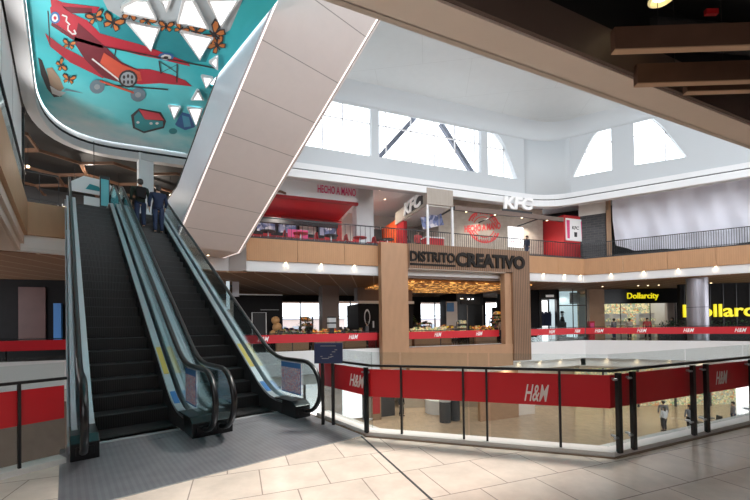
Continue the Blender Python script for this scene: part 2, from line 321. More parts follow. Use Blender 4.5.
me = wall_with_holes(-7.5, 11.15, ZL, ZT+.3, [wA, wB, wC], 0, .35, 'white_wall')
o = bpy.data.objects.new('wall_far_drum', me); C.objects.link(o); place(o, FR_F); o['kind'] = 'structure'
# right-hand plane of the drum
FR_D = (14.98, 24.34, -30.4)
wD = [(-1.54, 11.39), (.72, 11.37), (.72, 14.52), (.5, 14.5), (.15, 14.3), (-.25, 13.95), (-.6, 13.4)]
wE = [(1.92, 11.41), (4.49, 11.3), (3.7, 12.85), (3.35, 13.5), (2.95, 14.05), (2.5, 14.4), (2.1, 14.55), (1.89, 14.55)]
me = wall_with_holes(-1.75, 22, ZL, ZT+.3, [wD, wE], 0, .35, 'white_wall')
o = bpy.data.objects.new('wall_right_drum', me); C.objects.link(o); place(o, FR_D); o['kind'] = 'structure'
# rounded corner between the two planes
def arc_between(p0, d0, p1, d1, n=8):
    out = []
    cx = ((p0[0]*d0[1]-p0[1]*d0[0]), 0)
    # intersection of the two tangent lines = control point of a quadratic
    det = d0[0]*(-d1[1]) + d1[0]*d0[1]
    t = ((p1[0]-p0[0])*(-d1[1]) + d1[0]*(p1[1]-p0[1]))/det
    q = (p0[0]+t*d0[0], p0[1]+t*d0[1])
    for i in range(n+1):
        s = i/n; out.append(((1-s)**2*p0[0]+2*s*(1-s)*q[0]+s*s*p1[0], (1-s)**2*p0[1]+2*s*(1-s)*q[1]+s*s*p1[1]))
    return out
dF = (math.cos(R(20.3)), math.sin(R(20.3))); dD = (math.cos(R(-30.4)), math.sin(R(-30.4)))
corner = arc_between(w2(FR_F, 11.1, 0), dF, w2(FR_D, -1.7, 0), dD)
def band(path, z0, z1, off0, off1, m, mb=None):
    mb = mb or MB(); nrm = []
    for i, p in enumerate(path):
        a = path[max(i-1, 0)]; b = path[min(i+1, len(path)-1)]; L = math.hypot(b[0]-a[0], b[1]-a[1]); nrm.append((-(b[1]-a[1])/L, (b[0]-a[0])/L))
    o0 = [(p[0]+n[0]*off0, p[1]+n[1]*off0) for p, n in zip(path, nrm)]; o1 = [(p[0]+n[0]*off1, p[1]+n[1]*off1) for p, n in zip(path, nrm)]
    k = len(path); vs = [(x, y, z) for z in (z0, z1) for (x, y) in o0+o1]
    fs = []
    for i in range(k-1):
        fs += [(i, i+1, k+i+1, k+i), (2*k+i, 3*k+i, 3*k+i+1, 2*k+i+1), (i, 2*k+i, 2*k+i+1, i+1), (k+i, k+i+1, 3*k+i+1, 3*k+i)]
    fs += [(0, k, 3*k, 2*k), (k-1, 3*k-1, 4*k-1, 2*k-1)]
    return mb.add(vs, fs, m)
struct('wall_drum_corner', band(corner, ZL, ZT+.3, 0, .35, 'white_wall'), smooth=True)
lip = [w2(FR_F, -7.5, 0)] + corner + [w2(FR_D, 22, 0)]
m = band(lip, 9.50, 9.92, -.16, 0, 'white'); band(lip, 9.94, 9.99, -.05, 0, 'charcoal', m); band(lip, 10.0, 10.32, -.10, 0, 'white', m)
struct('trim_15', m, label='white double moulding at the foot of the drum wall')
# vault: cove then flat white ceiling, open skylight nearer the camera, its unseen edge shaped to shade the floor
k = [offset_F(-7.5, .3), offset_F(11.1, .3)] + [(x, y+.3) for x, y in corner[2:-2]] + [w2(FR_D, -1.7, .3), w2(FR_D, 22, .3), (36, 4), (13.0, 3.5), (5.6, 12.9), (-3, 13.5), (-9.5, 12)]
struct('ceiling_drum', MB().prism(k, ZT, ZT+.25, 'ceiling_tile'))
def sweep(path, prof, m, name):                      # prof: (offset, z) pairs swept along a plan path
    nrm = []
    for i, p in enumerate(path):
        a = path[max(i-1, 0)]; b = path[min(i+1, len(path)-1)]; L = math.hypot(b[0]-a[0], b[1]-a[1]); nrm.append((-(b[1]-a[1])/L, (b[0]-a[0])/L))
    n = len(prof); vs = [(p[0]+q[0]*o, p[1]+q[1]*o, z) for p, q in zip(path, nrm) for o, z in prof]
    fs = [(i*n+j, i*n+(j+1) % n, (i+1)*n+(j+1) % n, (i+1)*n+j) for i in range(len(path)-1) for j in range(n)]
    return struct(name, MB().add(vs, fs, m), smooth=True)
sweep(lip, [(-.9*(1-math.cos(t*PI/16)), ZT-.9*(1-math.sin(t*PI/16))+.01) for t in range(9)] + [(.1, ZT+.01), (.1, ZT-.9)], 'white_wall', 'trim_16')
# wall closing the drum on the left, above the upper escalator, and roof sides
struct('wall_drum_left', MB().box(8.3, 8.45, 13.5, 19.9, 10.2, 15.2, 'white_wall'), FR_T)
# ---- ceilings of the upper gallery
struct('ceiling_upper_gallery', MB().prism([offset_F(-7, .3), offset_F(12.4, .3), (13.5, 26.2), w2(FR_D, 0, .3), w2(FR_D, 22, .3), offset_R(22, 14), offset_F(24, 14), offset_F(-7, 14)], 10.6, 10.7, 'white'))
struct('wall_upper_back', MB().box(-9, 16.5, 8.6, 8.8, 6.1, 10.6, 'off_white'), FR_F)
struct('wall_upper_right_back', MB().box(-3, 22, 3.2, 3.4, 6.1, 10.6, 'charcoal'), FR_R)

# windows: frames and panes
def window(name, fr, loop, vbars, hbars, ext=None):
    t = bpy.data.objects.new(name, None); C.objects.link(t); place(t, fr); t['kind'] = 'structure'
    m = MB(); L = [(x, .2, z) for x, z in loop]; m.tube(L + [L[0]], .035, 'light_grey', n=4)
    xs = [p[0] for p in loop]; zs = [p[1] for p in loop]
    def span(v, axis):
        hit = []
        for i in range(len(loop)):
            a, b = loop[i], loop[(i+1) % len(loop)]
            if (a[axis]-v)*(b[axis]-v) < 0:
                k = (v-a[axis])/(b[axis]-a[axis]); hit.append(a[1-axis]+k*(b[1-axis]-a[1-axis]))
        return min(hit), max(hit)
    for v in vbars: z0, z1 = span(v, 0); m.box(v-.03, v+.03, .16, .24, z0, z1, 'light_grey')
    for h in hbars: x0, x1 = span(h, 1); m.box(x0, x1, .16, .24, h-.025, h+.025, 'light_grey')
    m.obj('window_frame', t)
    g = MB(); g.add([(x, .2, z) for x, z in loop], [tuple(range(len(loop)))], 'window_glass'); g.obj('pane', t); return t
window('window_1', FR_F, wA, (-2.9, -1.72), (13.3,)); window('window_2', FR_F, wB, (.95, 2.6, 4.2, 5.7, 7.2), (13.3,))
window('window_3', FR_F, wC, (9.5,), (13.2,)); window('window_4', FR_D, wD, (-.75,), (13.3,)); window('window_5', FR_D, wE, (3.5,), (13.3,))
mat('strut_grey', (.10, .11, .14), .6)
# roof struts seen through the second window
for x0, x1, nm in ((.2, 3.2, 'leaning right behind the wide window'), (7.9, 5.1, 'leaning left behind the wide window')):
    m = MB().tube([(x0, .9, 11.1), (x1, .9, 14.6)], .19, 'strut_grey', n=4)
    solo('roof_strut', m, 'grey steel roof strut '+nm, 'strut', FR_F)

# ---- F1 back walls with exterior windows
def pieces(name, fr, y, cuts, u0, u1, z0, z1, m, t=.2):
    mb = MB(); x = u0
    for a, b, c, d in cuts: mb.box(x, a, y, y+t, z0, z1, m); mb.box(a, b, y, y+t, z0, c, m); mb.box(a, b, y, y+t, d, z1, m); x = b
    mb.box(x, u1, y, y+t, z0, z1, m); return struct(name, mb, fr)
cuts = [(-4.3, .15, .9, 3.75), (1.3, 4.1, .9, 3.85), (10.2, 13.6, .9, 3.8), (18.2, 21.5, .9, 3.9)]
pieces('wall_far', FR_F, 14, cuts, -14, 24, 0, 4.4, 'near_black')
for i, (a, b, c, d) in enumerate(cuts):
    t = bpy.data.objects.new('window_%d' % (6+i), None); C.objects.link(t); place(t, FR_F); t['kind'] = 'structure'
    m = MB()
    for x in (a, (a+b)/2, b): m.box(x-.05, x+.05, 14.02, 14.14, c, d, 'charcoal')
    for z in (c, (c+d)/2, d): m.box(a, b, 14.02, 14.14, z-.04, z+.04, 'charcoal')
    m.obj('window_frame', t); g = MB().box(a, b, 14.08, 14.09, c, d, 'window_glass'); g.obj('pane', t)

struct('wall_behind_camera', MB().box(-14, 32, -14.2, -14, -.2, 6.1, 'brown_panel').box(31.8, 32, -14, 1, -.2, 6.1, 'brown_panel'), FR_N)
struct('wall_left_void', MB().box(-7.2, -7.0, -4, 22, -6, 6.1, 'near_black'), FR_E)

struct('wall_lower_left_added', MB().box(-26, -9.5, 1.2, 1.4, -5.9, -1.7, 'brown_floor'), FR_F)  # brown partition added in place of the dark lower floor
# ================================================================== ESCALATORS
TS, TT, ZTOP = 6.55, 17.1, 6.1
SL = ZTOP/(TT-TS)
def zp(t): return 0 if t <= TS else (ZTOP if t >= TT else (t-TS)*SL)
def zs(t):                                                # rounded profile for rails and decks
    k = 0; n = 7
    for i in range(n): k += zp(t + (i-(n-1)/2)*.13)
    return k/n
TSM = [5.9+.25*i for i in range(51)]                      # 5.9 .. 18.4
def strip(mb, fs, x0, x1, m):                             # fs: t -> (zlow, zhigh)
    k = len(TSM)
    vs = [(x, t, z) for x in (x0, x1) for t in TSM for z in fs(t)]
    f = []
    for i in range(k-1):
        a, b = 2*i, 2*(i+1); c, d = 2*k+a, 2*k+b
        f += [(a, b, b+1, a+1), (c, c+1, d+1, d), (a, c, d, b), (a+1, b+1, d+1, c+1)]
    f += [(0, 1, 2*k+1, 2*k), (2*k-2, 4*k-2, 4*k-1, 2*k-1)]
    return mb.add(vs, f, m)
def make_escalator(s0, label):
    """one unit; s0 = left edge across; step band from s0+.31 to s0+1.31, width 1.54"""
    t = thing('escalator', label, 'escalator', FR_E, s0, 5.45)
    off = (0, -5.45, 0)
    def put(mb, name, **k): o = mb.obj(name, t, **k); o.location = off; return o
    # truss cladding
    prof = [(5.75, -.3), (5.75, .1)] + [(x, zs(x)+.12) for x in TSM] + [(18.4, 5.2), (17.3, 5.0)] + [(x, zs(x)-1.0) for x in TSM[::-1] if 7.4 < x < 16.9] + [(7.3, -.3)]
    put(MB().prism_x(prof, .02, .04, 'side_panel').prism_x(prof, 1.50, 1.52, 'side_panel'), 'side_cladding')
    put(strip(MB(), lambda u: (zs(u)-1.02, zs(u)-.98), .02, 1.52, 'side_panel'), 'underside')
    # steps
    st = MB().box(.325, 1.295, -.2, .2, -.03, 0, 'tread').box(.325, 1.295, -.205, -.185, -.22, -.005, 'tread').box(.325, 1.295, -.212, -.185, -.012, .002, 'charcoal')
    me = st.mesh('step'); n = 0; u = 6.1
    while u < 17.55:
        o = bpy.data.objects.new('step', me); C.objects.link(o); o.parent = t; o.location = (0, u-5.45+.2, max(0, min(ZTOP, (u-TS)*SL+.02))); u += .385; n += 1
    for nm, y0, y1, z in (('comb_plate', 5.75, 6.12, 0), ('comb_plate', 17.5, 18.4, ZTOP)):
        put(MB().box(.30, 1.32, y0, y1, z-.1, z+.006, 'plate_rib').box(.30, 1.32, y1-.1 if z == 0 else y0, y1 if z == 0 else y0+.1, z, z+.012, 'aluminium'), nm)
    for side in (0, 1):
        X = (lambda x: x) if side == 0 else (lambda x: 1.62-x)
        def bx(a, b): return (min(X(a), X(b)), max(X(a), X(b)))
        # skirt along the steps, slanted deck, outer deck
        put(strip(MB(), lambda u: (zs(u)-.25, zs(u)+.19), *bx(.30, .315), 'charcoal'), 'skirt')
        put(strip(MB(), lambda u: (zs(u)+.12, zs(u)+.235), *bx(.20, .31), 'brushed'), 'deck')
        put(strip(MB(), lambda u: (zs(u)+.1, zs(u)+.26), *bx(.06, .12), 'side_panel'), 'outer_deck')
        # newel box
        b = MB(); x0, x1 = bx(.04, .31); b.prism_x([(5.42, 0), (5.42, .2), (5.55, .27), (6.2, .25), (6.5, .1), (6.5, 0)], x0, x1, 'rubber')
        b.box(x0+.05, x1-.05, 5.40, 5.43, .06, .16, 'rubber'); put(b, 'newel_box', bevel=.01)
        # glass panel and handrail
        gx0, gx1 = bx(.15, .162); g = MB(); top = .88
        arc = [(5.42-.48*math.sin(i*PI/12), .52+.38*math.cos(i*PI/12)) for i in range(13)]     # D-shaped newel end
        GT = [5.42, 5.65] + TSM; line = [(u, zs(u)+.90) for u in GT]
        low = [(u, zs(u)+.18) for u in GT]
        allv = [(5.98, .18)]
        vs = []; fs = []
        for gx in (gx0, gx1):
            n0 = len(vs); vs += [(gx, 5.42, .4)] + [(gx, a, b_) for a, b_ in arc] + [(gx, a, b_) for a, b_ in line] + [(gx, a, b_) for a, b_ in low]
            k = len(line); A0 = n0+1; L0 = A0+13; W0 = L0+k
            fs += [(n0, A0+i, A0+i+1) for i in range(12)] + [(n0, A0, L0, W0)] + [(L0+i, L0+i+1, W0+i+1, W0+i) for i in range(k-1)]
        g.add(vs, fs, 'teal_glass'); put(g, 'balustrade_glass')
        hx = (gx0+gx1)/2
        r = .04
        path = [(hx, a-.02*0, b_) for a, b_ in [(5.42-.51*math.sin(i*PI/12), .52+.41*math.cos(i*PI/12)) for i in range(12, -1, -1)]] + [(hx, u, zs(u)+.93) for u in GT[1:]]
        e = [(hx, 18.4+.42*math.sin(i*PI/8), 6.58+.43*math.cos(i*PI/8)) for i in range(1, 9)]
        put(MB().tube(path+e, r, 'rubber', n=8, ry=.032), 'handrail', smooth=True)
        put(MB().tube([(p[0], p[1], p[2]-.035) for p in path[12:]], .016, 'steel', n=6), 'rail_track', smooth=True)
    # floor-level caution strip on the right deck
    return t
E1 = make_escalator(0, 'left-hand escalator of the pair, empty black steps between teal glass sides')
E2 = make_escalator(1.54, 'right-hand escalator of the pair, carrying two men near its top')
def on_deck(parent, x0, x1, t0, t1, dz, m, name, label=None):
    vs = [(x, t, zs(t)+dz) for t in (t0, t1) for x in (x0, x1)]; mb = MB().add(vs + [(x, y, z-.01) for x, y, z in vs], [(0, 1, 3, 2), (4, 6, 7, 5), (0, 2, 6, 4), (1, 5, 7, 3), (0, 4, 5, 1), (2, 3, 7, 6)], m)
    o = mb.obj(name, parent, label=label); o.location = (0, -5.45, 0); return o
for E_ in (E1, E2):
    on_deck(E_, 1.33, 1.41, 7.35, 8.1, .243, 'yellow_label', 'caution_label', 'yellow caution label on the metal deck')
    on_deck(E_, 1.33, 1.41, 6.55, 6.9, .243, 'blue_label', 'deck_label', 'small blue and white label')
# notices stuck on the glass
for E_, nm in ((E1, 'left'), (E2, 'right')):
    x = 1.445; b = MB(); y0, y1 = (5.75, 6.35) if nm == 'left' else (5.48, 6.2)
    b.box(x, x+.004, y0, y1, .36, .88, 'notice'); b.box(x-.002, x, y0, y1, .79, .88, 'blue_label').box(x-.002, x, y0, y1, .35, .37, 'blue_label').box(x-.002, x, y0, y0+.02, .36, .88, 'blue_label')
    o = b.obj('safety_notice', E_, label='pink and blue safety notice stuck on the glass'); o.location = (0, -5.45, 0)
# metal floor plate in front of both
m = MB().prism([(-.05, 4.0), (3.35, 4.0), (3.35, 5.1), (3.2, 5.45), (3.2, 6.1), (-.05, 6.1)], -.02, .004, 'plate_rib')
m.box(-.05, 3.35, 3.985, 4.0, -.02, .006, 'aluminium')
solo('floor_plate', m, 'ribbed grey metal floor plate in front of the two escalators', 'floor plate', FR_E)

# ---- upper escalator seen from below
def zu(y): return 5.2 + max(0, (17.82-y))*math.tan(R(30))
ut = thing('upper_escalator', 'pale underside of the escalator climbing overhead towards the third level', 'escalator', FR_T, 6.6, 17.8, 5.2)
def up(mb, name, label=None, **k): o = mb.obj(name, ut, label=label, **k); o.location = (-6.6, -17.8, -5.2); return o
x0, x1 = 5.09, 8.19; y9 = 3.0
prof = [(19.8, 5.2), (17.82, 5.2), (y9, zu(y9)), (y9, zu(y9)+1.3), (17.82, 6.1), (19.8, 6.1)]
up(MB().prism_x([(19.8, 5.2), (17.82, 5.2), (y9, zu(y9)), (y9, zu(y9)+.06), (17.82, 5.26), (19.8, 5.26)], x0+.1, x1-.1, 'truss_seam'), 'underside')
sd = [(19.8, 5.2), (17.82, 5.2), (y9, zu(y9)), (y9, zu(y9)+2.1), (17.0, 7.35+.3), (19.8, 7.1)]
up(MB().prism_x(sd, x0, x0+.06, 'side_panel'), 'side_panel'); up(MB().prism_x(sd, x1-.06, x1, 'truss_panel'), 'side_panel')
for xa, xb in ((x0+.06, x0+.1), (x1-.15, x1-.105)):
    up(MB().prism_x([(19.7, 5.19), (17.82, 5.185), (y9, zu(y9)-.015), (y9, zu(y9)+.03), (17.82, 5.23), (19.7, 5.23)], xa, xb, 'led'), 'light_strip', 'glowing white light strip along the edge')
for xa in (x0+.03, x1-.03):
    up(MB().tube([(xa, 19.8, 7.15), (xa, 17.2, 7.6), (xa, y9, zu(y9)+2.15)], .05, 'rubber'), 'handrail')
up(MB().box(x0+.3, x1-.3, 17.8, 19.8, 5.9, 6.0, 'dark').prism_x([(17.82, 5.9), (y9, zu(y9)+.7), (y9, zu(y9)+.8), (17.82, 6.0)], x0+.1, x1-.1, 'charcoal'), 'step_band')
# ================================================================== MURAL CEILING
def ring_path():
    pts = [w2(FR_E, -.74, y) for y in (1.5, 6, 12, 17.0)]
    c0, c1 = w2(FR_E, -.74, 17.6), w2(FR_F, -13.0, 0)
    c1 = (-12.0, 16.82); c2 = (-9.28, 17.95)
    pts += arc_between(w2(FR_E, -.74, 17.0), (-math.sin(R(40)), math.cos(R(40))), (-11.6, 17.05), (.93, .36), 12)
    pts += [(-10.58, 17.48), (-9.28, 18.05), (-6.9, 19.0)]
    return pts
RP = ring_path()
m = band(RP, 9.5, 9.78, 0, .35, 'light_grey'); band(RP, 9.78, 10.12, .05, .35, 'white', m); band(RP, 9.47, 9.5, -.0, .36, 'light_grey', m)
struct('trim_17', m, smooth=False, label='white rounded border around the mural opening')
MURAL = [
 ('lattice',1,[(-6.93,9.39),(-3.23,9.45),(-4.07,10.6),(-4.6,10.89),(-4.65,10.49),(-5.48,10.54),(-5.65,10.33),(-6.01,10.46),(-6.19,10.28),(-6.84,10.2),(-7.07,9.87)]),
 ('dkteal',1,[(-6.85,10.34),(-6.36,10.56),(-5.65,10.57),(-4.89,10.81),(-4.76,11.12),(-5.35,11.88),(-6.18,11.86),(-7.13,11.32),(-7.86,10.64),(-7.59,10.12)]),
 ('red',2,[(-8.25,9.43),(-8.09,9.61),(-7.22,9.77),(-7.46,9.96),(-8.11,9.95),(-8.51,9.78)]),
 ('maroon',3,[(-8.19,9.73),(-7.45,9.8),(-7.57,9.96),(-8.11,9.95)]),
 ('red',3,[(-8.53,9.75),(-8.87,10.2),(-8.69,10.74),(-8.11,11.1),(-7.26,11.53),(-6.84,11.67),(-5.95,12.05),(-5.92,11.87),(-6.61,11.33),(-6.98,11.08),(-7.56,10.8),(-7.86,10.64),(-7.88,10.18),(-8.11,9.95),(-8.17,9.61)]),
 ('maroon',4,[(-8.87,10.2),(-8.69,10.74),(-8.11,11.1),(-8.2,11.22),(-8.84,10.85),(-9.01,10.33)]),
 ('maroon',4,[(-8.18,10.25),(-8.08,11.06),(-8.03,11.82),(-7.69,12.21),(-8.01,12.7),(-8.59,12.9),(-9.15,12.52),(-9.1,11.67),(-8.88,10.96)]),
 ('orange_red',5,[(-8.29,11.38),(-8.09,11.91),(-7.72,12.25),(-7.94,12.7),(-8.52,12.79),(-8.75,12.38),(-8.73,11.81)]),
 ('red',3,[(-9.43,10.61),(-9.72,11.11),(-9.68,11.79),(-9.19,12.57),(-8.81,12.28),(-9.07,11.62),(-9.36,11.11)]),
 ('red',3,[(-8.22,12.1),(-7.33,12.16),(-6.81,12.42),(-6.47,12.74),(-6.38,13.06),(-7.41,12.87),(-8.14,12.91),(-8.59,12.79)]),
 ('dark',6,[(-8.13,11.16),(-5.1,12.2),(-5.06,12.14),(-8.09,11.11)]),
 ('dark',6,[(-8.68,9.84),(-9.67,11.03),(-9.64,11.03),(-8.65,9.84)]),
 ('dark',6,[(-6.82,11.76),(-7.11,12.37),(-7.06,12.36),(-6.78,11.76)]),
 ('dark',6,[(-6.32,11.91),(-6.82,12.83),(-6.78,12.83),(-6.28,11.91)]),
 ('dark',6,[(-6.81,11.82),(-6.54,12.34),(-6.51,12.32),(-6.78,11.79)]),
 ('dark',6,[(-6.32,11.94),(-7.05,12.3),(-7.06,12.33),(-6.33,11.96)]),
 ('dark',6,[(-7.82,11.22),(-8.17,11.64),(-8.15,11.65),(-7.79,11.23)]),
 ('pale',6,[(-8.88,11.65),(-8.73,12.72),(-8.65,12.66),(-8.81,11.6)]),
 ('dark',6,[(-9.38,12.92),(-7.34,13.24),(-7.3,13.17),(-9.32,12.85)]),
 ('dark',7,[(-8.03,12.6),(-8.19,12.8),(-8.39,12.96),(-8.58,13.05),(-8.73,13.05),(-8.8,12.95),(-8.78,12.78),(-8.67,12.58),(-8.5,12.39),(-8.31,12.24),(-8.13,12.16),(-7.99,12.16),(-7.92,12.25),(-7.93,12.4)]),
 ('grey',8,[(-8.09,12.59),(-8.22,12.75),(-8.38,12.88),(-8.53,12.95),(-8.64,12.94),(-8.7,12.87),(-8.68,12.74),(-8.6,12.58),(-8.47,12.43),(-8.32,12.31),(-8.18,12.25),(-8.07,12.25),(-8.01,12.32),(-8.02,12.44)]),
 ('dark',9,[(-8.37,12.49),(-8.43,12.56),(-8.48,12.59),(-8.49,12.56),(-8.46,12.48),(-8.4,12.42),(-8.35,12.39),(-8.34,12.42)]),
 ('dark',9,[(-8.2,12.44),(-8.26,12.51),(-8.31,12.54),(-8.33,12.51),(-8.29,12.44),(-8.23,12.37),(-8.18,12.34),(-8.17,12.37)]),
 ('dark',9,[(-8.1,12.49),(-8.16,12.56),(-8.21,12.59),(-8.22,12.56),(-8.19,12.49),(-8.13,12.42),(-8.08,12.39),(-8.07,12.42)]),
 ('dark',9,[(-8.54,12.74),(-8.61,12.81),(-8.66,12.84),(-8.67,12.81),(-8.63,12.74),(-8.57,12.67),(-8.52,12.64),(-8.51,12.67)]),
 ('dark',9,[(-8.41,12.74),(-8.47,12.82),(-8.52,12.85),(-8.53,12.82),(-8.49,12.74),(-8.43,12.67),(-8.38,12.64),(-8.37,12.67)]),
 ('dark',9,[(-8.27,12.75),(-8.33,12.82),(-8.38,12.85),(-8.39,12.82),(-8.36,12.75),(-8.3,12.67),(-8.25,12.64),(-8.23,12.67)]),
 ('slate',7,[(-9.45,12.99),(-9.59,13.15),(-9.77,13.29),(-9.93,13.36),(-10.05,13.36),(-10.1,13.28),(-10.07,13.14),(-9.97,12.98),(-9.82,12.82),(-9.65,12.69),(-9.5,12.62),(-9.38,12.63),(-9.33,12.7),(-9.35,12.83)]),
 ('grey',8,[(-9.6,12.98),(-9.66,13.05),(-9.73,13.1),(-9.8,13.13),(-9.84,13.13),(-9.86,13.1),(-9.85,13.05),(-9.81,12.98),(-9.75,12.92),(-9.68,12.86),(-9.62,12.84),(-9.57,12.84),(-9.55,12.87),(-9.56,12.92)]),
 ('slate',7,[(-8.29,13.47),(-8.43,13.65),(-8.6,13.79),(-8.76,13.87),(-8.89,13.87),(-8.95,13.78),(-8.93,13.64),(-8.84,13.46),(-8.69,13.28),(-8.53,13.15),(-8.38,13.08),(-8.26,13.08),(-8.2,13.16),(-8.21,13.3)]),
 ('grey',8,[(-8.46,13.47),(-8.51,13.54),(-8.58,13.59),(-8.64,13.62),(-8.69,13.62),(-8.71,13.59),(-8.71,13.53),(-8.67,13.46),(-8.62,13.39),(-8.55,13.34),(-8.49,13.31),(-8.44,13.31),(-8.42,13.34),(-8.42,13.4)]),
 ('orange_red',8,[(-9.42,12.72),(-8.68,13.4),(-8.59,13.29),(-9.32,12.62)]),
 ('blue',5,[(-8.54,10.07),(-8.62,10.16),(-8.72,10.23),(-8.81,10.26),(-8.87,10.26),(-8.89,10.22),(-8.87,10.15),(-8.81,10.07),(-8.72,9.98),(-8.63,9.92),(-8.54,9.88),(-8.48,9.88),(-8.46,9.92),(-8.48,9.99)]),
 ('pale',6,[(-8.59,10.07),(-8.64,10.13),(-8.71,10.17),(-8.76,10.2),(-8.8,10.2),(-8.82,10.17),(-8.8,10.12),(-8.76,10.07),(-8.7,10.01),(-8.64,9.97),(-8.58,9.94),(-8.55,9.94),(-8.53,9.97),(-8.55,10.01)]),
 ('red',7,[(-8.63,10.07),(-8.66,10.1),(-8.69,10.12),(-8.71,10.13),(-8.73,10.13),(-8.74,10.11),(-8.73,10.09),(-8.71,10.07),(-8.69,10.04),(-8.66,10.02),(-8.63,10.01),(-8.61,10.01),(-8.61,10.02),(-8.61,10.04)]),
 ('blue',5,[(-6.23,11.59),(-6.29,11.67),(-6.4,11.73),(-6.52,11.76),(-6.63,11.76),(-6.71,11.72),(-6.75,11.66),(-6.73,11.58),(-6.66,11.51),(-6.56,11.45),(-6.44,11.42),(-6.33,11.43),(-6.25,11.46),(-6.21,11.52)]),
 ('pale',6,[(-6.32,11.61),(-6.37,11.67),(-6.44,11.71),(-6.52,11.73),(-6.6,11.73),(-6.65,11.7),(-6.68,11.66),(-6.66,11.61),(-6.62,11.56),(-6.54,11.52),(-6.46,11.49),(-6.39,11.5),(-6.33,11.52),(-6.31,11.56)]),
 ('dark',7,[(-6.42,11.61),(-6.44,11.64),(-6.47,11.65),(-6.5,11.66),(-6.54,11.66),(-6.56,11.65),(-6.57,11.63),(-6.57,11.61),(-6.55,11.59),(-6.52,11.57),(-6.48,11.56),(-6.45,11.56),(-6.42,11.57),(-6.41,11.59)]),
 ('pale',6,[(-8.43,10.0),(-8.35,10.07),(-8.29,10.02),(-8.37,9.95)]),
 ('pale',6,[(-8.34,10.04),(-8.47,10.17),(-8.44,10.18),(-8.31,10.05)]),
 ('pale',6,[(-8.49,10.19),(-8.49,10.33),(-8.43,10.29),(-8.43,10.15)]),
 ('pale',6,[(-8.53,10.31),(-8.68,10.48),(-8.64,10.48),(-8.49,10.31)]),
 ('pale',6,[(-8.69,10.5),(-8.69,10.65),(-8.63,10.61),(-8.63,10.46)]),
 ('pale',6,[(-8.69,10.66),(-8.57,10.66),(-8.52,10.6),(-8.64,10.6)]),
 ('pale',6,[(-8.52,10.62),(-8.46,10.47),(-8.52,10.5),(-8.58,10.64)]),
 ('dark',10,[(-7.55,10.03),(-7.35,9.85),(-7.18,9.78),(-7.2,9.87),(-7.35,10.0),(-7.58,10.08)]),
 ('orange',11,[(-7.49,10.0),(-7.35,9.88),(-7.24,9.83),(-7.25,9.89),(-7.36,9.98),(-7.51,10.03)]),
 ('dark',10,[(-7.56,10.06),(-7.42,10.04),(-7.37,10.09),(-7.5,10.21),(-7.57,10.17)]),
 ('orange',11,[(-7.54,10.07),(-7.44,10.06),(-7.41,10.1),(-7.5,10.18),(-7.54,10.15)]),
 ('dark',10,[(-7.55,10.03),(-7.61,9.92),(-7.75,9.94),(-7.83,10.04),(-7.78,10.12),(-7.58,10.08)]),
 ('orange',11,[(-7.59,10.03),(-7.63,9.95),(-7.73,9.97),(-7.78,10.04),(-7.75,10.08),(-7.61,10.06)]),
 ('dark',10,[(-7.56,10.06),(-7.74,10.13),(-7.86,10.22),(-7.83,10.31),(-7.68,10.2)]),
 ('orange',11,[(-7.62,10.1),(-7.73,10.14),(-7.82,10.21),(-7.8,10.27),(-7.7,10.19)]),
 ('dark',12,[(-7.52,9.94),(-7.48,9.93),(-7.62,10.2),(-7.66,10.21)]),
 ('dark',10,[(-7.16,10.2),(-6.89,10.09),(-6.76,10.13),(-6.87,10.27),(-7.06,10.34),(-7.22,10.26)]),
 ('orange',11,[(-7.11,10.2),(-6.92,10.13),(-6.83,10.16),(-6.91,10.25),(-7.04,10.3),(-7.15,10.25)]),
 ('dark',10,[(-7.19,10.23),(-7.13,10.34),(-7.18,10.48),(-7.36,10.57),(-7.32,10.41)]),
 ('orange',11,[(-7.21,10.29),(-7.16,10.36),(-7.2,10.46),(-7.32,10.52),(-7.3,10.41)]),
 ('dark',10,[(-7.16,10.2),(-7.05,9.96),(-7.11,9.85),(-7.25,9.95),(-7.32,10.12),(-7.22,10.26)]),
 ('orange',11,[(-7.17,10.15),(-7.09,9.99),(-7.13,9.91),(-7.23,9.99),(-7.28,10.1),(-7.21,10.19)]),
 ('dark',10,[(-7.19,10.23),(-7.32,10.18),(-7.47,10.23),(-7.56,10.4),(-7.39,10.36)]),
 ('orange',11,[(-7.25,10.25),(-7.34,10.21),(-7.44,10.25),(-7.5,10.36),(-7.39,10.33)]),
 ('dark',12,[(-7.04,10.07),(-7.02,10.09),(-7.38,10.43),(-7.4,10.41)]),
 ('dark',10,[(-9.04,10.98),(-8.84,10.87),(-8.73,10.87),(-8.81,10.97),(-8.95,11.04),(-9.08,11.02)]),
 ('orange',11,[(-8.99,10.97),(-8.86,10.9),(-8.79,10.9),(-8.84,10.97),(-8.93,11.01),(-9.02,11.0)]),
 ('dark',10,[(-9.06,11.0),(-9.0,11.05),(-9.02,11.14),(-9.16,11.22),(-9.14,11.12)]),
 ('orange',11,[(-9.06,11.03),(-9.02,11.07),(-9.04,11.13),(-9.13,11.18),(-9.12,11.12)]),
 ('dark',10,[(-9.04,10.98),(-8.97,10.82),(-9.03,10.77),(-9.13,10.85),(-9.17,10.96),(-9.08,11.02)]),
 ('orange',11,[(-9.05,10.95),(-9.0,10.84),(-9.04,10.81),(-9.11,10.87),(-9.13,10.94),(-9.08,10.98)]),
 ('dark',10,[(-9.06,11.0),(-9.16,10.99),(-9.27,11.05),(-9.32,11.15),(-9.2,11.1)]),
 ('orange',11,[(-9.1,11.02),(-9.17,11.01),(-9.25,11.05),(-9.28,11.12),(-9.2,11.09)]),
 ('dark',12,[(-8.96,10.88),(-8.94,10.89),(-9.18,11.14),(-9.2,11.13)]),
